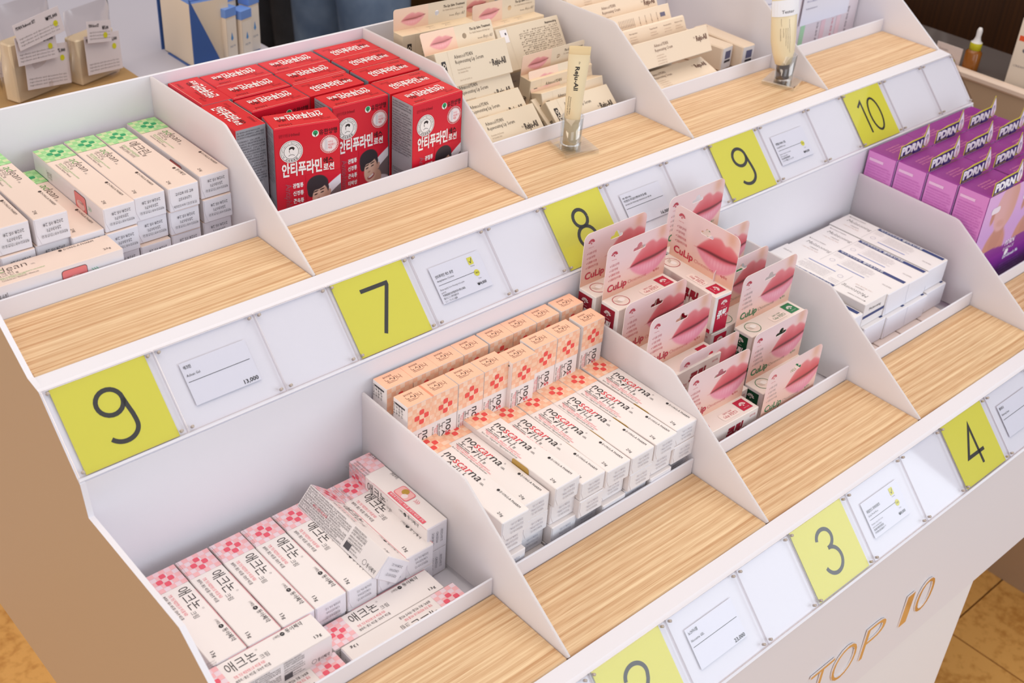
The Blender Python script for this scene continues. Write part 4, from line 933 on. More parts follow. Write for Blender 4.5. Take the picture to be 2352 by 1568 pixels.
# lower second bin: scar gel, sixteen standing and eight stacks lying
G = 'scar gel cartons in the lower second bin'
sb = [1.092, 1.205, 1.320, 1.438, 1.562, 1.678, 1.797, 1.927]
for i, x in enumerate(sb):
    for r_ in range(2):
        xx = (x, x + .0)[r_]; yy = (-.330, -.455)[r_] if not (r_ and i == 4) else -.475
        if r_: xx = [1.086, 1.191, 1.310, 1.428, 1.543, 1.668, 1.787, 1.920][i]
        flipd = (r_ == 1 and i == 4)
        m = Matrix.Translation(P(xx, yy + .0405, FLL + .2575)) @ Matrix.Rotation(PI / 2, 4, 'X')
        if flipd: m = m
        lb = 'upright peach scar gel carton, %s of the %s row from the left' % (ORD[i], ('back', 'front')[r_])
        if flipd: lb = 'upright peach scar gel carton set forward with its lid text turned round'
        place('scar', 0, 0, 0, lb, G, mat=m)
        if flipd:
            pass
nx_ = [1.095, 1.2225, 1.341, 1.4585, 1.577, 1.6945, 1.8135, 1.9355]
ntop = [-.458, -.480, -.458, -.490, -.490, -.488, -.486, -.484]; nf = [-.985, -.948, -.968, -.980, -.990, -.993, -.993, -.985]
for i, x in enumerate(nx_):
    h = (ntop[i] - FLL) / 4
    for k in range(4):
        lv = ('lowest', 'second lowest', 'second from top', 'top')[k]
        yy = nf[i] + .2575 + (0 if k == 3 else (.012, .0, .02, -.004)[(i * 3 + k) % 4]); yy = max(yy, -.995 + .2575)
        xo = 0 if k == 3 else (.003, -.002, 0, .002)[(i + k) % 4]
        lb = '%s scar gel carton in the %s lying stack from the left' % (lv, ORD[i])
        if k == 3: lb = 'scar gel carton reading noscarna on top of the %s stack from left' % ORD[i]
        place('scar', x + xo, yy, FLL + h * k, lb, G, sc_=(1, 1, (h - .0012) / .0805), rz=(0.0, .03, 0, -.02)[(i + k) % 4] * (k == 3) * .5)

# lower third bin: lip ointment with hang cards
G = 'lip ointment cartons in the lower third bin'
Z1, Z2, Z3 = -.627, -.449, -.271
def lip(key, xl, yb, zt, lb, rz=0, sy=1): 
    c, s_ = math.cos(rz), math.sin(rz); dx, dy = .176, -.047 * sy
    place(key, xl + dx * c - dy * s_, yb + dx * s_ + dy * c, zt - .176, lb, G, rz=rz, sc_=(1, sy, 1))
lip('lipr', 2.028, -.300, Z3, 'red lip ointment carton in the back left corner, high stack')
lip('lipr', 2.032, -.420, Z3, 'red lip ointment carton second from the back at left, card facing out')
lip('lipr', 2.012, -.560, Z2, 'red lip ointment carton third from the back at left, lower level')
lip('lipr', 2.012, -.690, Z2, 'red lip ointment carton fourth from the back at left')
lip('lipr', 2.125, -.772, Z1, 'red lip ointment carton second from the front at left')
lip('lipr', 2.062, -.872, Z1, 'red lip ointment carton at the front left, top face fully visible', -.02)
lip('lipr', 2.526, -.330, Z3, 'red lip ointment carton turned sideways on the pile, card in shade', -PI / 2 - .05)
lip('lipg', 2.532, -.286, Z3, 'lip ointment carton against the back wall behind the turned one')
lip('lipg', 2.610, -.395, Z2, 'lip ointment carton at back right, card half hidden by the turned one')
lip('lipg', 2.500, -.585, Z2, 'lip ointment carton behind the upper green one, only card corner showing')
lip('lipg', 2.545, -.700, Z2, 'green lip ointment carton standing highest at the right')
lip('lipg', 2.490, -.838, Z1, 'green lip ointment carton in the middle right, above the front one')
lip('lipg', 2.415, -.985, -.690, 'green lip ointment carton at the front right, card against the lip', 0, .12)
for (key, xl, yb, zt, lb) in (('lipr', 2.028, -.300, Z2, 'lower carton in the back left pile'), ('lipr', 2.028, -.300, Z1, 'lowest carton in the back left pile'),
                              ('lipr', 2.032, -.420, Z2, 'lip ointment carton one below the left card facing out'), ('lipr', 2.032, -.420, Z1, 'lowest lip ointment carton under the left card facing out'),
                              ('lipr', 2.012, -.560, Z1, 'lip ointment carton below the third from the back at left'), ('lipr', 2.012, -.690, Z1, 'lip ointment carton below the fourth from the back at left'),
                              ('lipg', 2.545, -.700, Z1, 'green lip ointment carton directly below the highest green one'), ('lipg', 2.500, -.585, Z1, 'hidden lip ointment carton below the one behind the green'),
                              ('lipg', 2.610, -.395, Z1, 'lip ointment carton at back right, lower level'), ('lipg', 2.560, -.286, Z2, 'lip ointment carton under the one against the back wall'), ('lipg', 2.560, -.286, Z1, 'lowest lip ointment carton against the back wall')):
    name, cat, body, parts = TPL[key]; c, s_ = 1, 0
    o = place(key, xl + .176, yb - .047, zt - .176, lb, G, skip=('hang_card', 'card_emblem', 'card_lettering', 'card_small_print'))
for zt, lb in ((Z2, 'red lip ointment carton directly under the turned one, end face showing'), (Z1, 'lowest red lip ointment carton under the turned one')):
    c, s_ = math.cos(-PI / 2), math.sin(-PI / 2); o = place('lipr', 2.526 + .176 * c + .047 * s_ - .0, -.330 + .176 * s_ - .0, zt - .176, lb, G, rz=-PI / 2 - .03, skip=('hang_card', 'card_emblem', 'card_lettering', 'card_small_print'))

# lower fourth bin: pigment cream
G = 'pigment cream cartons in the lower fourth bin'
mx = [(3.168, -.565, -.592), (3.344, -.528, -.590), (3.510, -.530, -.597), (3.676, -.532, -.597), (3.852, -.530, -.588)]
for i, (x, zt, yc) in enumerate(mx):
    b0 = FLL + .041; h = (zt - b0) / 2
    for k in range(2):
        rev = i == 1 and k == 1
        lb = ('navy-banded pigment cream carton on top, %s from the left' if k else 'pigment cream carton in the lower layer, %s from the left') % ORD[i]
        if rev: lb = 'pigment cream carton on top turned round, title upside down'
        place('mela', x + (.0 if k else .008), yc + (0 if k else -.02), b0 + h * k, lb, G, rz=PI if rev else 0, sc_=(1, 1, (h - .001) / .115))
for i in range(5):
    for j in range(3):
        if j == 0 or j == 2 or True: place('sachet', 3.115 + .175 * i, -.845 + .305 * (j - 0) - (0 if j else 0), FLL, 'flat pale pink carton by the lip, %s from the left' % ORD[i], 'flat pink cartons under the pigment cream') if j == 0 else place('sachet', 3.115 + .175 * i, -.845 + .27 * 1 + .04, FLL, 'flat pale pink carton farther back, %s from the left' % ORD[i], 'flat pink cartons under the pigment cream') if j == 1 else None

# lower fifth bin: purple boxes
G = 'purple skin booster cartons in the lower right bin'
for r_ in range(4):
    for c_ in range(3):
        x = 4.172 + .318 * c_ + (.008 * r_ if c_ == 0 else 0); y = -.365 - .1615 * r_
        place('purple', x, y, FLL, 'purple skin booster box, %s row from the back, %s column' % (ORD[r_], ('left', 'middle', 'right')[c_]), G, rz=(-.01, .01, 0)[(r_ + c_) % 3] * 0)

# upper third bin: lip serum, leaning on a flat layer
G = 'lip serum cartons in the upper third bin'
def lean(key, x, y, z, a_, rz, lb, skip=(), W=.385, D=.07):
    m = Matrix.Translation(P(x + W / 2, y, z)) @ Matrix.Rotation(rz, 4, 'Z') @ Matrix.Rotation(-a_, 4, 'X') @ Matrix.Translation((0, D / 2 * S, 0))
    place(key, 0, 0, 0, lb, G, mat=m, skip=skip)
NOH = ('header_card', 'header_lettering', 'header_small_print')
for i, (x, y) in enumerate(((2.215, .47), (2.215, .66), (2.215, .85), (2.215, 1.0), (2.74, .47), (2.74, .66), (2.74, .85), (2.74, 1.0))):
    m = Matrix.Translation(P(x, y + .06, FLU + .0 + .035)) @ Matrix.Rotation(-PI / 2, 4, 'X') @ Matrix.Translation((0, 0, -.06 * S))
    place('serum', 0, 0, 0, 'flat lip serum carton underneath, %s half, %s from the lip' % ('left' if x < 2.5 else 'right', ORD[i % 4]), G, mat=m, skip=NOH)
lean('serum', 2.070, .368, .020, .80, 0, 'lip serum carton at the front left, PDO mark at its left end', NOH)
lean('serum', 2.050, .448, .070, .80, -.01, 'lip serum carton second from the front left, lip picture header showing')
lean('serum', 2.040, .535, .118, .55, -.01, 'lip serum carton third from the front left, below the prominent one')
lean('serum', 2.045, .588, .235, .47, -.02, 'lip serum carton in the left column with PDO mark and title in full view')
lean('serum', 2.052, .865, .225, .02, -.06, 'lip serum carton at the back left, header upright, top face visible')
lean('serum', 2.530, .362, .010, .85, 0, 'lip serum carton at the front right, mostly behind the lip', NOH)
lean('serum', 2.510, .420, .020, 1.0, 0, 'lip serum carton second from the front right, header lying low')
lean('serum', 2.540, .470, -.01, .30, .0, 'lip serum carton behind the standing tube, lip picture low')
lean('serum', 2.535, .590, .018, -.06, .0, 'lip serum carton in the right column middle with upright lip header')
lean('serumback', 2.575, .765, .140, .60, -.01, 'lip serum carton showing its back crowded with small text')
lean('serum', 2.530, .905, .150, .06, .0, 'lip serum carton behind the back-facing one, header peeking out')
lean('serum', 2.510, .985, .165, .02, .0, 'lip serum carton against the back wall at right')

# upper fourth bin: face cream
G = 'face cream cartons in the upper fourth bin'
def leanc(key, x, y, z, a_, lb): lean(key, x, y, z, a_, 0, lb, (), .52, .10)
leanc('rcream', 3.065, .366, .060, 1.25, 'face cream carton nearest the lip, lying almost flat')
leanc('rcream', 3.065, .420, .150, .49, 'pale face cream carton second from the lip, title in full view')
leanc('rcream3', 3.060, .560, .160, .49, 'face cream carton third from the lip with rounded corner and columns of text')
leanc('rcream2', 3.060, .670, .185, .49, 'face cream carton fourth from the lip showing vertical ingredient text')
leanc('rcream', 3.060, .770, .225, .49, 'face cream carton fifth from the lip, title showing')
leanc('rcream3', 3.055, .885, .250, .40, 'face cream carton farthest from the lip, cut by the picture top')
for i, y in enumerate((.50, .66, .82, .98)):
    m = Matrix.Translation(P(3.33, y + .06, FLU + .05)) @ Matrix.Rotation(-PI / 2, 4, 'X') @ Matrix.Translation((0, 0, -.06 * S))
    place('rcream', 0, 0, 0, 'face cream carton lying flat underneath, %s from the lip' % ORD[i], G, mat=m)
    if i > 0:
        m = Matrix.Translation(P(3.33, y + .08, FLU + .151)) @ Matrix.Rotation(-PI / 2, 4, 'X') @ Matrix.Translation((0, 0, -.06 * S))
        place('rcream', 0, 0, 0, 'face cream carton in the hidden second layer, %s from the lip' % ORD[i], G, mat=m)
place('rend', 3.775, .650, -.01, 'face cream carton lying end-on, left of the pair by the lip', G, rz=.10)
place('rend', 3.900, .600, -.01, 'face cream carton lying end-on, right of the pair by the divider', G, rz=-.03)
for i, x in enumerate((3.775, 3.90)): place('rend', x, .640, FLU, 'face cream carton under the %s end-on one' % ('left', 'right')[i], G, sc_=(1, 1, .56))

# ------------------------------------------------------------------ tester tubes and stands
def stand_base(x, y, z, yaw, label, dx, dy):
    o = link('tester_holder', None, None, None, label, 'tube holder', 'clear tester holders on the oak boards'); o.empty_display_size = .01
    o.location = P(x, y, z); o.rotation_euler = (0, 0, yaw)
    bm = bmesh.new(); h = .083 * S; add_box(bm, -h, h, -h, h, 0.0002, .022 * S, 0, .004 * S)
    b = link('base_plate', bm_mesh(bm, [GLASS]), o)
    prof = [(.047 * S, .022 * S), (.047 * S, .150 * S), (.043 * S, .150 * S), (.043 * S, .026 * S), (.0001, .026 * S)]
    c = link('cup', lathe_mesh(prof, [GLASS], 40), o); c.location = (dx * S, dy * S, 0); return o
stand_base(2.472, .226, 0, -.27, 'clear acrylic cup on a square base holding the slim cream tube', -.01, .01)
def tube_body(prof, n, mats, mi):
    """prof: (half width x, half depth y, height z, centre x, centre y)"""
    V = []; F = []; I = []
    for a_, b_, z, cx, cy in prof: V += [((cx + a_ * math.cos(2 * PI * k / n)) * S, (cy + b_ * math.sin(2 * PI * k / n)) * S, z * S) for k in range(n)]
    for i in range(len(prof) - 1):
        for k in range(n): F.append([i * n + k, i * n + (k + 1) % n, (i + 1) * n + (k + 1) % n, (i + 1) * n + k]); I.append(mi[i])
    F.append(list(range(n))[::-1]); I.append(mi[0]); m = len(prof) - 1; F.append([m * n + k for k in range(n)]); I.append(mi[-1])
    return mesh_from(V, F, mats, mi=I, smooth=True)
CREAM = pmat('cream_plastic', (236, 218, 180), .3, .5, 0, .3); CREAM2 = pmat('cream_seal', (222, 196, 150), .35); BROWN = pmat('brown_cap', (84, 56, 44), .3, .5)
FROST = pmat('frosted_cream', (232, 214, 176), .5)
def tube_print(o, items, rot):
    for k, (t, x, z, h, wd, col, bold) in enumerate(items):
        V, F, w0, x0 = glyphs(t, bold, 2); kk = wd / w0; q = h / .72
        VV = [((x + b * q * (-1 if rot > 0 else 1)) * S, -1 * (.0) * S, (z + (a - x0) * kk * (1 if rot > 0 else -1)) * S) for a, b in V]
        yield k, t, VV, F, col
t1 = link('serum_tube', tube_body([(.030, .030, .027, 0, 0), (.031, .031, .12, 0, 0), (.031, .031, .128, 0, 0), (.034, .034, .130, 0, 0), (.036, .033, .20, 0, 0), (.040, .024, .30, 0, 0), (.044, .010, .385, 0, 0), (.045, .004, .42, 0, 0), (.045, .003, .455, 0, 0)], 40,
                                   [FROST, CREAM, CREAM2], [0, 0, 0, 1, 1, 1, 1, 2]), None, None, 'slim cream squeeze tube with Reju-All lettering standing in the clear cup', 'tube', 'tester tubes on the oak boards')
t1.location = P(2.458, .238, .0); t1.rotation_euler = (.0, math.radians(1.0), math.radians(-38))
def stick(o, t, x, z, h, wd, col, bold, y_of, up=False, name='lettering'):
    """text running along the tube, wrapped a hair above its skin"""
    V, F, w0, x0 = glyphs(t, bold, 2); kk = wd / w0; q = h / .72; VV = []
    for a, b in V:
        l = (a - x0) * kk; c = b * q
        zz = z - l if not up else z + l; xx = x + c if not up else x - c
        VV.append((xx * S, -(y_of(xx, zz) + .0012) * S, zz * S))
    c = link(name, mesh_from(VV, F, [ink(col)]), o); c['kind'] = 'stuff'
def y1(x, z):
    rows = [(.13, .034, .034), (.20, .036, .033), (.30, .040, .024), (.385, .044, .010), (.42, .045, .004), (.46, .045, .003)]
    for (z0, a0, b0), (z1, a1, b1) in zip(rows, rows[1:]):
        if z <= z1: t = max(0, (z - z0) / (z1 - z0)); a_ = a0 + (a1 - a0) * t; b_ = b0 + (b1 - b0) * t; return b_ * math.sqrt(max(0, 1 - (x / a_) ** 2))
    return .003
stick(t1, 'Reju-All', -.012, .372, .018, .098, (40, 34, 34), .022, y1); stick(t1, 'Dr.', .0, .392, .006, .012, (40, 34, 34), 0, y1); stick(t1, 'Advanced PDRN', -.022, .245, .005, .075, (90, 76, 60), 0, y1, name='small_print'); stick(t1, 'Rejuvenating Lip Serum', -.029, .245, .004, .085, (90, 76, 60), 0, y1, name='small_print')
# second tester: wide tube standing on its brown cap
h2 = stand_base(3.872, .182, 0, .33, 'clear acrylic cup on a square base by the divider holding the brown-capped tube', 0, 0)
prof = [(.032, .032, .028, 0, 0), (.033, .033, .10, 0, 0), (.033, .033, .102, 0, 0), (.040, .038, .104, 0, 0), (.054, .046, .16, -.002, 0), (.062, .044, .22, -.004, 0), (.064, .034, .30, -.004, 0), (.064, .022, .38, -.004, 0), (.064, .006, .46, -.004, 0), (.064, .003, .50, -.004, 0)]
t2 = link('cream_tube', tube_body(prof, 40, [BROWN, CREAM], [0, 0, 0, 1, 1, 1, 1, 1, 1]), None, None, 'wide cream tube with a brown cap and a white Tester sticker', 'tube', 'tester tubes on the oak boards')
t2.location = P(3.872, .182, .0); t2.rotation_euler = (math.radians(-2), math.radians(-8), math.radians(-32))
def y2(x, z):
    for p, q in zip(prof[3:], prof[4:]):
        if z <= q[2]: t = max(0, (z - p[2]) / (q[2] - p[2])); a_ = p[0] + (q[0] - p[0]) * t; b_ = p[1] + (q[1] - p[1]) * t; return b_ * math.sqrt(max(0, 1 - ((x + .004) / a_) ** 2))
    return .003
V = []; F = []; N = 10
for j in range(2):
    for i in range(N + 1): x = -.070 + .134 * i / N; z = .345 + .075 * j; V.append((x * S, -(y2(max(-.066, min(.058, x)), z) + .003) * S, z * S))
for i in range(N): F.append([i, i + 1, N + 2 + i, N + 1 + i])
link('tester_sticker', mesh_from(V, F, [PAPER]), t2)
V, F_, w0, x0 = glyphs('Tester', 0, 2); k = .062 / w0
c = link('sticker_lettering', mesh_from([((-.026 + (a - x0) * k) * S, -(y2(-.026 + (a - x0) * k, .37) + .0045) * S, (.358 + b * k) * S) for a, b in V], F_, [ink((60, 50, 60))]), t2); c['kind'] = 'stuff'
for q, (x, ln, z) in enumerate(((-.030, .035, .335), (.010, .040, .33), (-.034, .06, .29), (-.020, .045, .29), (-.008, .085, .29), (.002, .10, .29), (.012, .12, .29))): stick(t2, 'Advanced PDRN Rejuvenating Cream'[:10 + q * 3], x, z, .0042, ln, (120, 100, 84), 0, y2, name='small_print')

# ------------------------------------------------------------------ leaflets in the upper last bin
def leaflet(x0, x1, y, z0, z1, d, label, lines_, tilt=0.0, col=(228, 226, 238), pink=False):
    W_, H_ = x1 - x0, z1 - z0; a = Art(W_, d, H_)
    if pink:
        for u, cc in ((.03, (176, 220, 180)), (.20, (240, 206, 214)), (.33, (244, 214, 220))): a.rect('front', W_ * u * 2, .01, W_ * u * 2 + .04, H_ - .01, cc, 1, 'printed_panel')
        for q in range(3): a.text('front', '수분 진정 케어 크림', W_ * (.36 + .25 * q), .02, .014, (90, 80, 90) if q % 2 == 0 else (232, 110, 130), 90, w=.16)
    else:
        for v, wd, cc in lines_: a.text('front', 'Product information for customers'[:int(20 + wd * 20)], .03, v, .0095, cc, 0, w=wd, part='small_print')
    o = link('leaflet' if d < .01 else 'leaflet_pack', carton_body(W_, d, H_, col, .0006), None, None, label, 'leaflet', 'leaflets in the upper right bin'); o.location = P((x0 + x1) / 2, y, z0); o.rotation_euler = (tilt, 0, 0)
    for pn, me in a.meshes(): c = link(pn, me, o); c['kind'] = 'stuff'
BL = (120, 124, 170)
leaflet(4.44, 4.99, .560, FLU, .33, .05, 'pack of pink and green printed leaflets behind the white sheet', [], 0, (234, 222, 228), True)
leaflet(4.435, 4.87, .520, .075, .46, .004, 'white information sheet in front of the pink leaflet pack', [(.36 - k * .018, .30 - .03 * (k % 3), BL) for k in range(3)] + [(.27, .12, BL), (.20, .34, BL), (.17, .36, (90, 90, 120)), (.15, .24, BL), (.125, .30, BL), (.085, .10, (90, 90, 120))])
leaflet(4.02, 4.38, .500, .06, .50, .004, 'white information sheet left of the other, behind the wide tube', [(.40 - k * .05, .20, BL) for k in range(6)])
leaflet(4.06, 4.395, .535, FLU, .28, .05, 'pack of leaflets with pink print behind the left sheet', [], 0, (234, 222, 228), True)

# ------------------------------------------------------------------ behind the stand, left: table with bags and a blue tray
tb = empty('side_table', P(1.2, 4.6, -ZF), 'pale grey table behind the stand, carrying bags and a blue tray', 'table')
TZ = -.42
box_obj('table_top', -1.6, 2.62, 2.72, 6.6, TZ - .06, TZ, pmat('grey_laminate', (196, 192, 204), .5), tb, .002)
box_obj('table_body', -1.5, 2.52, 2.82, 6.5, -ZF, TZ - .06, PAPER, tb)
box_obj('wood_tray', .4, 1.78, 2.74, 3.3, TZ, TZ + .012, pmat('pale_wood', (176, 140, 92), .6), None, .001, label='thin wooden tray under the plastic bags', cat='tray')
def bag(x, y, wd, ht, label, tags, lean_=0.0, rz=0.0):
    o = link('gift_bag', None, None, None, label, 'bag', 'clear plastic bags on the table'); o.empty_display_size = .01; o.location = P(x, y, TZ + .014); o.rotation_euler = (lean_, 0, rz)
    bm = bmesh.new(); add_box(bm, -wd * .40 * S, wd * .40 * S, -.04 * S, .05 * S, 0, ht * .62 * S, 0, .002); link('carton', bm_mesh(bm, [board((226, 206, 176))]), o)
    n = 14; V = []; F = []; r = random.Random(int(x * 100))
    for j in range(9):
        t = j / 8; ww = wd * (.5 - .06 * t + .03 * math.sin(t * 9)); dd = .075 * (1 - t) ** .6 + .004
        for i in range(n): an = 2 * PI * i / n; V.append((ww * math.cos(an) * (1 + .04 * r.random()) * S, (dd * math.sin(an) * (1 + .25 * r.random())) * S, ht * t * S))
    for j in range(8):
        for i in range(n): F.append([j * n + i, j * n + (i + 1) % n, (j + 1) * n + (i + 1) % n, (j + 1) * n + i])
    link('plastic_film', mesh_from(V, F, [FILM], smooth=True), o)
    for k, (tx, tz, tw, th_, ang) in enumerate(tags):
        a = Art(tw, .002, th_); a.text('front', 'PDRN Reboost SET', .012, th_ - .03, .016, INK, 0, w=tw * .42, bold=.02); a.text('front', '₩75,000', tw - .02, th_ - .045, .018, INK, 0, w=tw * .26, anchor='r', bold=.03); a.disc('front', tw - .045, th_ - .075, .015, (214, 208, 40), 2)
        for q in range(3): a.text('front', 'ingredients and directions for use', .015, .05 - q * .016, .009, GREY, 0, w=tw * .85, part='small_print')
        c = link('paper_tag', carton_body(tw, .002, th_, (226, 214, 216), .0003), o); c.location = (tx * S, -(.085 + .006 * k) * S, tz * S); c.rotation_euler = (math.radians(-8), math.radians(-ang), 0)
        for pn, me in a.meshes():                                  # the tag's print belongs to the tag's own mesh
            g = link('tag_' + pn, me, c); g['kind'] = 'stuff'
bag(1.235, 2.93, .36, .50, 'plastic gift bag with several paper tags at the far left', [(.03, .05, .29, .21, -10), (-.02, .20, .26, .14, -6), (.02, .30, .30, .13, 4)], 0, .35)
bag(1.585, 2.97, .33, .40, 'plastic gift bag with a folded price tag, right of the other', [(.0, .05, .25, .20, -8), (-.02, .22, .17, .11, -12)], 0, .35)
bag(1.020, 3.16, .30, .46, 'plastic gift bag cut by the left picture edge', [(.0, .06, .24, .20, -6)], 0, .30)
# blue tray with white and blue cartons
BLUE = pmat('blue_card', (58, 92, 158), .5)
ty = empty('display_tray', P(2.28, 2.92, TZ), 'blue cardboard tray on the table holding slim cartons', 'tray')
V = [(2.085, 2.80, TZ), (2.26, 2.80, TZ), (2.085, 2.80, TZ + .40)]; 
V3 = [P(*v) - ty.location for v in V] + [P(v[0], v[1] - .008, v[2]) - ty.location for v in V]
link('tray_side', mesh_from(V3, [[0, 1, 2], [5, 4, 3], [0, 2, 5, 3], [0, 3, 4, 1], [1, 4, 5, 2]], [BLUE]), ty)
o = box_obj('tray_back', 2.090, 2.50, 3.175, 3.183, TZ, TZ + .30, BLUE, ty)
box_obj('tray_floor', 2.085, 2.55, 2.80, 3.10, TZ, TZ + .006, BLUE, ty)
def slim(x, y, z, ht, label, rz=0, tilt=0):
    a = Art(.085, .075, ht); a.rect('front', .004, .004, .081, ht - .06, (236, 226, 214), 1, 'printed_panel'); a.poly('front', [(.042, ht * .55), (.052, ht * .42), (.042, ht * .38), (.032, ht * .42)], (90, 150, 210), 2); a.text('front', 'AQUA', .022, ht * .26, .012, (90, 110, 150), 0, w=.042)
    o = link('slim_carton', carton_body(.085, .075, ht, {'all': (230, 214, 196), 'top': (120, 158, 224)}), None, None, label, 'carton', 'slim cartons in the blue tray'); o.location = P(x, y, z); o.rotation_euler = (tilt, 0, rz)
    for pn, me in a.meshes(): c = link(pn, me, o); c['kind'] = 'stuff'
    c = link('blue_cap_band', carton_body(.089, .079, .05, (112, 150, 220), .0015), o); c.location = (0, 0, (ht - .048) * S)
for i, (x, y, z, ht) in enumerate(((2.325, 2.84, TZ + .006, .30), (2.40, 2.96, TZ + .006, .34), (2.425, 2.845, TZ + .006, .27), (2.51, 2.90, TZ + .006, .32))):
    slim(x, y, z, ht, 'slim white carton with a blue top, %s from the left in the blue tray' % ORD[i], .3)
a = Art(.20, .30, .02)
for k in range(5): a.rect('top', .02, .03 + k * .05, .18, .045 + k * .05, (96, 120, 180), 1, 'printed_panel')
o = link('tall_carton', carton_body(.24, .33, .36, {'all': (226, 208, 186), 'top': (96, 128, 190)}), None, None, 'cream box with a blue striped top in the blue tray', 'carton'); o.location = P(2.215, 2.985, TZ + .0065)
for k in range(6): c = link('printed_band', carton_body(.20, .014, .002, (60, 92, 168), .0003), o); c.location = (0, (-.13 + .05 * k) * S, .3605 * S)

# ------------------------------------------------------------------ behind, right: counter, walnut cabinet, small goods
ct = empty('side_counter', P(6.0, .4, -ZF), 'beige counter right of the stand with a grey glossy top', 'counter')
CZ = -.30
GREYT = pmat('grey_gloss_top', (96, 88, 86), .18, .5)
box_obj('counter_body', 5.66, 6.25, -3.0, 1.9, -ZF, CZ - .05, BEIGE, ct)
box_obj('counter_top', 5.70, 6.25, -3.0, 1.9, CZ - .05, CZ - .035, GREYT, ct)
box_obj('counter_rim', 5.64, 5.70, -3.0, 1.9, CZ - .05, CZ, pmat('pale_rim', (232, 208, 190), .4), ct, .004)
o = box_obj('walnut_cabinet', 7.0, 8.2, -3.0, 7.70, -ZF, 1.5, DARKWOOD, None, .002, label='dark walnut cabinet behind the counter', cat='cabinet')
def dropper():
    o = link('dropper_bottle', None, None, None, 'small amber dropper bottle with a white bulb and yellow ring', 'bottle'); o.empty_display_size = .01; o.location = P(5.76, .16, CZ - .035)
    AM = pmat('amber_glass', (150, 88, 24), .15, .6); YL = pmat('yellow_label', (206, 196, 20), .5); WP = pmat('white_plastic', (236, 232, 232), .35)
    link('bottle_body', lathe_mesh([(.0001, 0), (.046 * S, 0), (.048 * S, .01 * S), (.048 * S, .115 * S), (.034 * S, .13 * S), (.028 * S, .135 * S)], [AM], 28), o)
    link('collar', lathe_mesh([(.030 * S, .130 * S), (.034 * S, .132 * S), (.034 * S, .175 * S), (.028 * S, .18 * S)], [WP, YL], 28, [0, 1, 0]), o)
    link('bulb', lathe_mesh([(.028 * S, .178 * S), (.020 * S, .19 * S), (.015 * S, .21 * S), (.016 * S, .245 * S), (.010 * S, .262 * S), (.0001, .265 * S)], [WP], 28), o)
dropper()
a = Art(.17, .12, .40); a.rect('left', .012, .27, .10, .30, (226, 84, 40), 1, 'printed_panel'); a.disc('left', .06, .22, .012, (110, 104, 110), 1); a.text('left', 'CICA', .03, .34, .014, GREY, 0, w=.06); a.text('left', 'CREAM', .02, .12, .012, GREY, 0, w=.07)
o = link('tall_carton', carton_body(.17, .12, .40, (232, 216, 198)), None, None, 'tall cream carton with an orange stripe on the counter', 'carton'); o.location = P(5.83, -.13, CZ - .035); o.rotation_euler = (0, 0, .12)
for pn, me in a.meshes(): c = link(pn, me, o); c['kind'] = 'stuff'
o = link('tall_carton', carton_body(.2, .16, .30, (228, 208, 206)), None, None, 'pinkish carton right of the orange-striped one, cut by the picture edge', 'carton'); o.location = P(5.84, -.34, CZ - .035)
a = Art(.004, .17, .12); a.disc('left', .13, .035, .010, (206, 200, 30), 1); a.text('left', 'Serum', .02, .08, .014, GREY, 0, w=.06)
o = link('price_tag', carton_body(.004, .17, .12, (232, 214, 206), .0003), None, None, 'small white price card standing beside the dropper bottle', 'price tag'); o.location = P(5.73, .30, CZ - .035)
for pn, me in a.meshes(): c = link(pn, me, o); c['kind'] = 'stuff'
# white cable looped in front of the walnut
pts = [(6.6 + .02 * math.sin(t * 3), 1.42 - .30 * t + .0, -.02 - .20 * math.sin(min(1, t) * PI) ) for t in [i / 14 for i in range(15)]]
loop = [(6.86, .98 + .075 * math.cos(t), .02 + .17 * math.sin(t)) for t in [i * 2 * PI / 24 + 1.2 for i in range(25)]]
run = [(6.86, 1.45, .25), (6.86, 1.42, .08), (6.86, 1.36, -.06), (6.86, 1.26, -.11), (6.86, 1.14, -.10), (6.86, 1.05, -.05)]
cb = link('white_cable', tube_mesh([P(*p) - P(6.86, 1.2, 0) for p in run] + [P(*p) - P(6.86, 1.2, 0) for p in loop] + [P(6.86, .86, .40) - P(6.86, 1.2, 0)], .014 * S, pmat('cable_white', (206, 196, 190), .5), 8), None, None, 'white cable looped in front of the dark walnut', 'cable'); cb.location = P(6.86, 1.2, 0)
bm = bmesh.new(); add_box(bm, -.25 * S, .25 * S, -.35 * S, .35 * S, 0, 1.5 * S, 0, .06 * S)
o = link('black_case', bm_mesh(bm, [pmat('black_fabric', (26, 24, 26), .8)]), None, None, 'black upright case behind the right end of the stand', 'case'); o.location = P(6.62, 2.15, -ZF); o.scale = (1, 1, 1)
o.location = P(6.62, 2.20, -ZF); o.scale = (1, 1.35, 2.55)

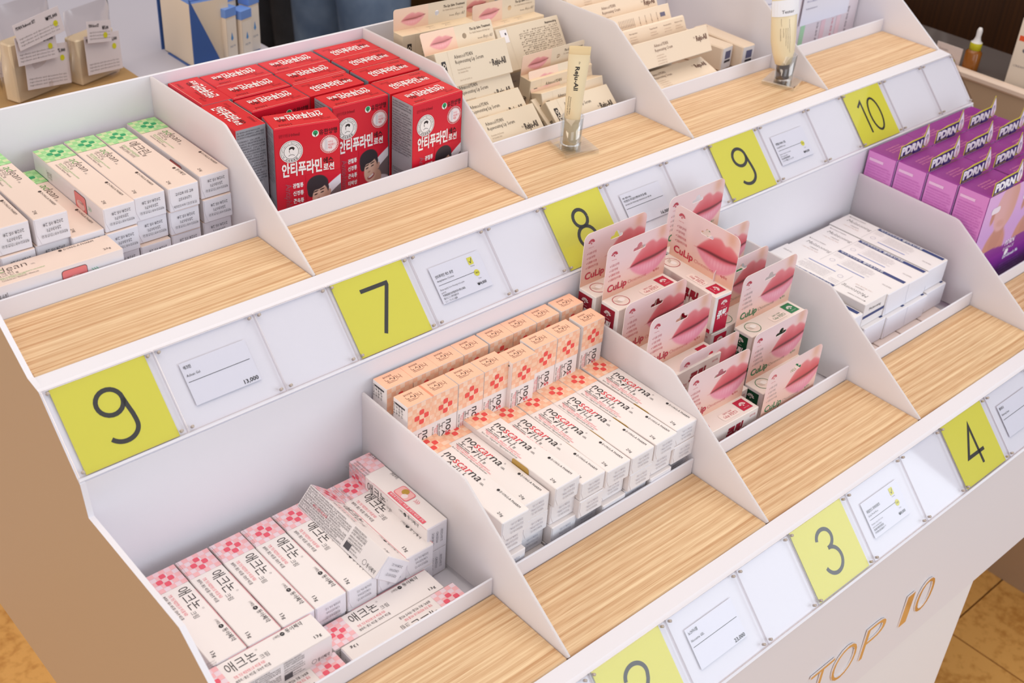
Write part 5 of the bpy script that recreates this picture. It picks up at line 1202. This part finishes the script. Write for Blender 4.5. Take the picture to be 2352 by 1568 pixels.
# ------------------------------------------------------------------ people standing behind the stand, seen from hip to thigh
def person(x, y, yaw, trouser, top_, label, shoe=(30, 28, 28)):
    """one skinned body with trousers, top and shoes as its clothing; heights in metres"""
    o = link('person', None, None, None, label, 'person'); o.empty_display_size = .05; o.location = P(x, y, -ZF); o.rotation_euler = (0, 0, yaw)
    def skin(name, V, E, R, mat, sub=2, root=0):
        me = bpy.data.meshes.new(name); me.from_pydata(V, E, []); ob = bpy.data.objects.new(name, me); C.objects.link(ob)
        m = ob.modifiers.new('s', 'SKIN'); sk = me.skin_vertices[0].data
        for i, r in enumerate(R): sk[i].radius = r if isinstance(r, tuple) else (r, r)
        sk[root].use_root = True; ob.modifiers.new('u', 'SUBSURF').levels = sub
        bpy.context.view_layer.update(); dg = bpy.context.evaluated_depsgraph_get(); m2 = bpy.data.meshes.new_from_object(ob.evaluated_get(dg))
        bpy.data.objects.remove(ob); m2.materials.clear(); m2.materials.append(mat); m2.polygons.foreach_set('use_smooth', [True] * len(m2.polygons)); c = link(name, m2, o); return c
    sknm = pmat('skin', (222, 178, 152), .5)
    skin('body', [(0, 0, .98), (0, 0, 1.12), (0, 0, 1.30), (0, 0, 1.44), (0, .0, 1.52), (0, -.01, 1.62), (0, -.005, 1.72), (.17, 0, 1.42), (.24, .01, 1.16), (.20, -.20, 1.14), (.14, -.30, 1.20), (-.17, 0, 1.42), (-.24, .01, 1.16), (-.20, -.20, 1.14), (-.14, -.30, 1.20), (.09, 0, .90), (.10, 0, .50), (.10, .01, .09), (-.09, 0, .90), (-.10, 0, .50), (-.10, .01, .09)],
         [(0, 1), (1, 2), (2, 3), (3, 4), (4, 5), (5, 6), (3, 7), (7, 8), (8, 9), (9, 10), (3, 11), (11, 12), (12, 13), (13, 14), (0, 15), (15, 16), (16, 17), (0, 18), (18, 19), (19, 20)],
         [.12, .11, .12, .10, .05, .085, .07, .055, .042, .030, .035, .055, .042, .030, .035, .075, .052, .036, .075, .052, .036], sknm)
    skin('trousers', [(0, 0, 1.0), (0, 0, .93), (.095, 0, .84), (.10, -.01, .50), (.105, .015, .10), (-.095, 0, .84), (-.10, -.01, .50), (-.105, .015, .10)], [(0, 1), (1, 2), (2, 3), (3, 4), (1, 5), (5, 6), (6, 7)],
         [(.155, .125), (.150, .125), .098, .078, .075, .098, .078, .075], trouser)
    skin('jacket', [(0, 0, .96), (0, 0, 1.15), (0, 0, 1.32), (0, 0, 1.45), (.19, 0, 1.42), (.255, .01, 1.16), (.21, -.16, 1.13), (-.19, 0, 1.42), (-.255, .01, 1.16), (-.21, -.16, 1.13)], [(0, 1), (1, 2), (2, 3), (3, 4), (4, 5), (5, 6), (3, 7), (7, 8), (8, 9)],
         [.15, .135, .145, .10, .07, .055, .045, .07, .055, .045], top_)
    for s_ in (-1, 1):
        bm = bmesh.new(); add_box(bm, (s_ * .105 - .045), (s_ * .105 + .045), -.18, .09, 0, .085, 0, .022); link('shoe', bm_mesh(bm, [pmat('shoe_leather', shoe, .4)]), o)
        for k in range(5):
            hx, hy, hz = s_ * .14, -.30, 1.20
            f = [(hx, hy, hz), (hx - s_ * (.028 - .014 * k), hy - .045, hz + .020), (hx - s_ * (.034 - .016 * k), hy - .078 + .006 * abs(k - 1.5), hz + .010), (hx - s_ * (.032 - .015 * k), hy - .092 + .008 * abs(k - 1.5), hz - .014)] if k < 4 else [(hx, hy, hz), (hx - s_ * .045, hy - .012, hz + .012), (hx - s_ * .062, hy - .040, hz + .016)]
            link('finger' if k < 4 else 'thumb', tube_mesh(f, [.014, .0095, .0085, .0065][:len(f)], sknm, 8), o)
    link('hair', lathe_mesh([(.0001, .115), (.05, .105), (.085, .07), (.094, .02), (.088, -.03), (.07, -.06)], [pmat('dark_hair', (40, 30, 26), .6)], 24), o).location = (0, .012, 1.68)
    for s_ in (-1, 1): link('ear', lathe_mesh([(.0001, -.03), (.012, -.015), (.014, .01), (.0001, .03)], [sknm], 10), o).location = (s_ * .083, -.01, 1.64)
    for s_ in (-1, 1): link('eye', lathe_mesh([(.0001, -.008), (.012, 0), (.0001, .008)], [pmat('eye_dark', (40, 30, 28), .3)], 12), o).location = (s_ * .032, -.088, 1.65)
    link('nose', lathe_mesh([(.016, -.02), (.012, 0), (.004, .03)], [sknm], 10), o).location = (0, -.094, 1.62)
    link('mouth', lathe_mesh([(.0001, -.005), (.022, 0), (.0001, .005)], [pmat('lip_colour', (190, 110, 104), .5)], 12), o).location = (0, -.086, 1.585)
def cloth(name, c1, c2, sc_=40):
    m = pmat(name, c1, .85, .2); n, l = nodes(m); t = n.new('ShaderNodeTexNoise'); t.inputs['Scale'].default_value = 9; t.inputs['Detail'].default_value = 5; r = n.new('ShaderNodeValToRGB'); tc = n.new('ShaderNodeTexCoord')
    r.color_ramp.elements[0].color = (*lin(c1), 1); r.color_ramp.elements[1].color = (*lin(c2), 1); r.color_ramp.elements[0].position = .38; r.color_ramp.elements[1].position = .62
    l.new(tc.outputs['Object'], t.inputs['Vector']); l.new(t.outputs[0], r.inputs[0]); l.new(r.outputs[0], n['Principled BSDF'].inputs['Base Color']); return m
person(4.66, 5.0, PI / 2, cloth('blue_denim', (92, 116, 150), (124, 148, 180)), cloth('grey_knit', (120, 118, 122), (140, 138, 142)), 'person in washed blue jeans standing behind the display')
person(5.45, 7.3, -PI / 2, cloth('charcoal_cloth', (52, 54, 60), (66, 68, 76)), cloth('dark_coat', (44, 44, 48), (58, 58, 62)), 'person in charcoal trousers left of the one in jeans')
# walls of the shop
wb = link('wall_back', None, None, 'structure'); bpy.data.objects.remove(wb)
bm = bmesh.new(); add_box(bm, -4, 7, 0, .1, 0, 2.9); wb = link('wall_back', bm_mesh(bm, [DARKWOOD]), None, 'structure'); wb.location = (0, 4.2, 0)
bm = bmesh.new(); add_box(bm, 0, .1, -4, 4.2, 0, 2.9); wb = link('wall_right', bm_mesh(bm, [DARKWOOD]), None, 'structure'); wb.location = (5.2, 0, 0)

bpy.data.scenes.remove(TXT)
for m in [m for m in bpy.data.meshes if m.users == 0]: bpy.data.meshes.remove(m)
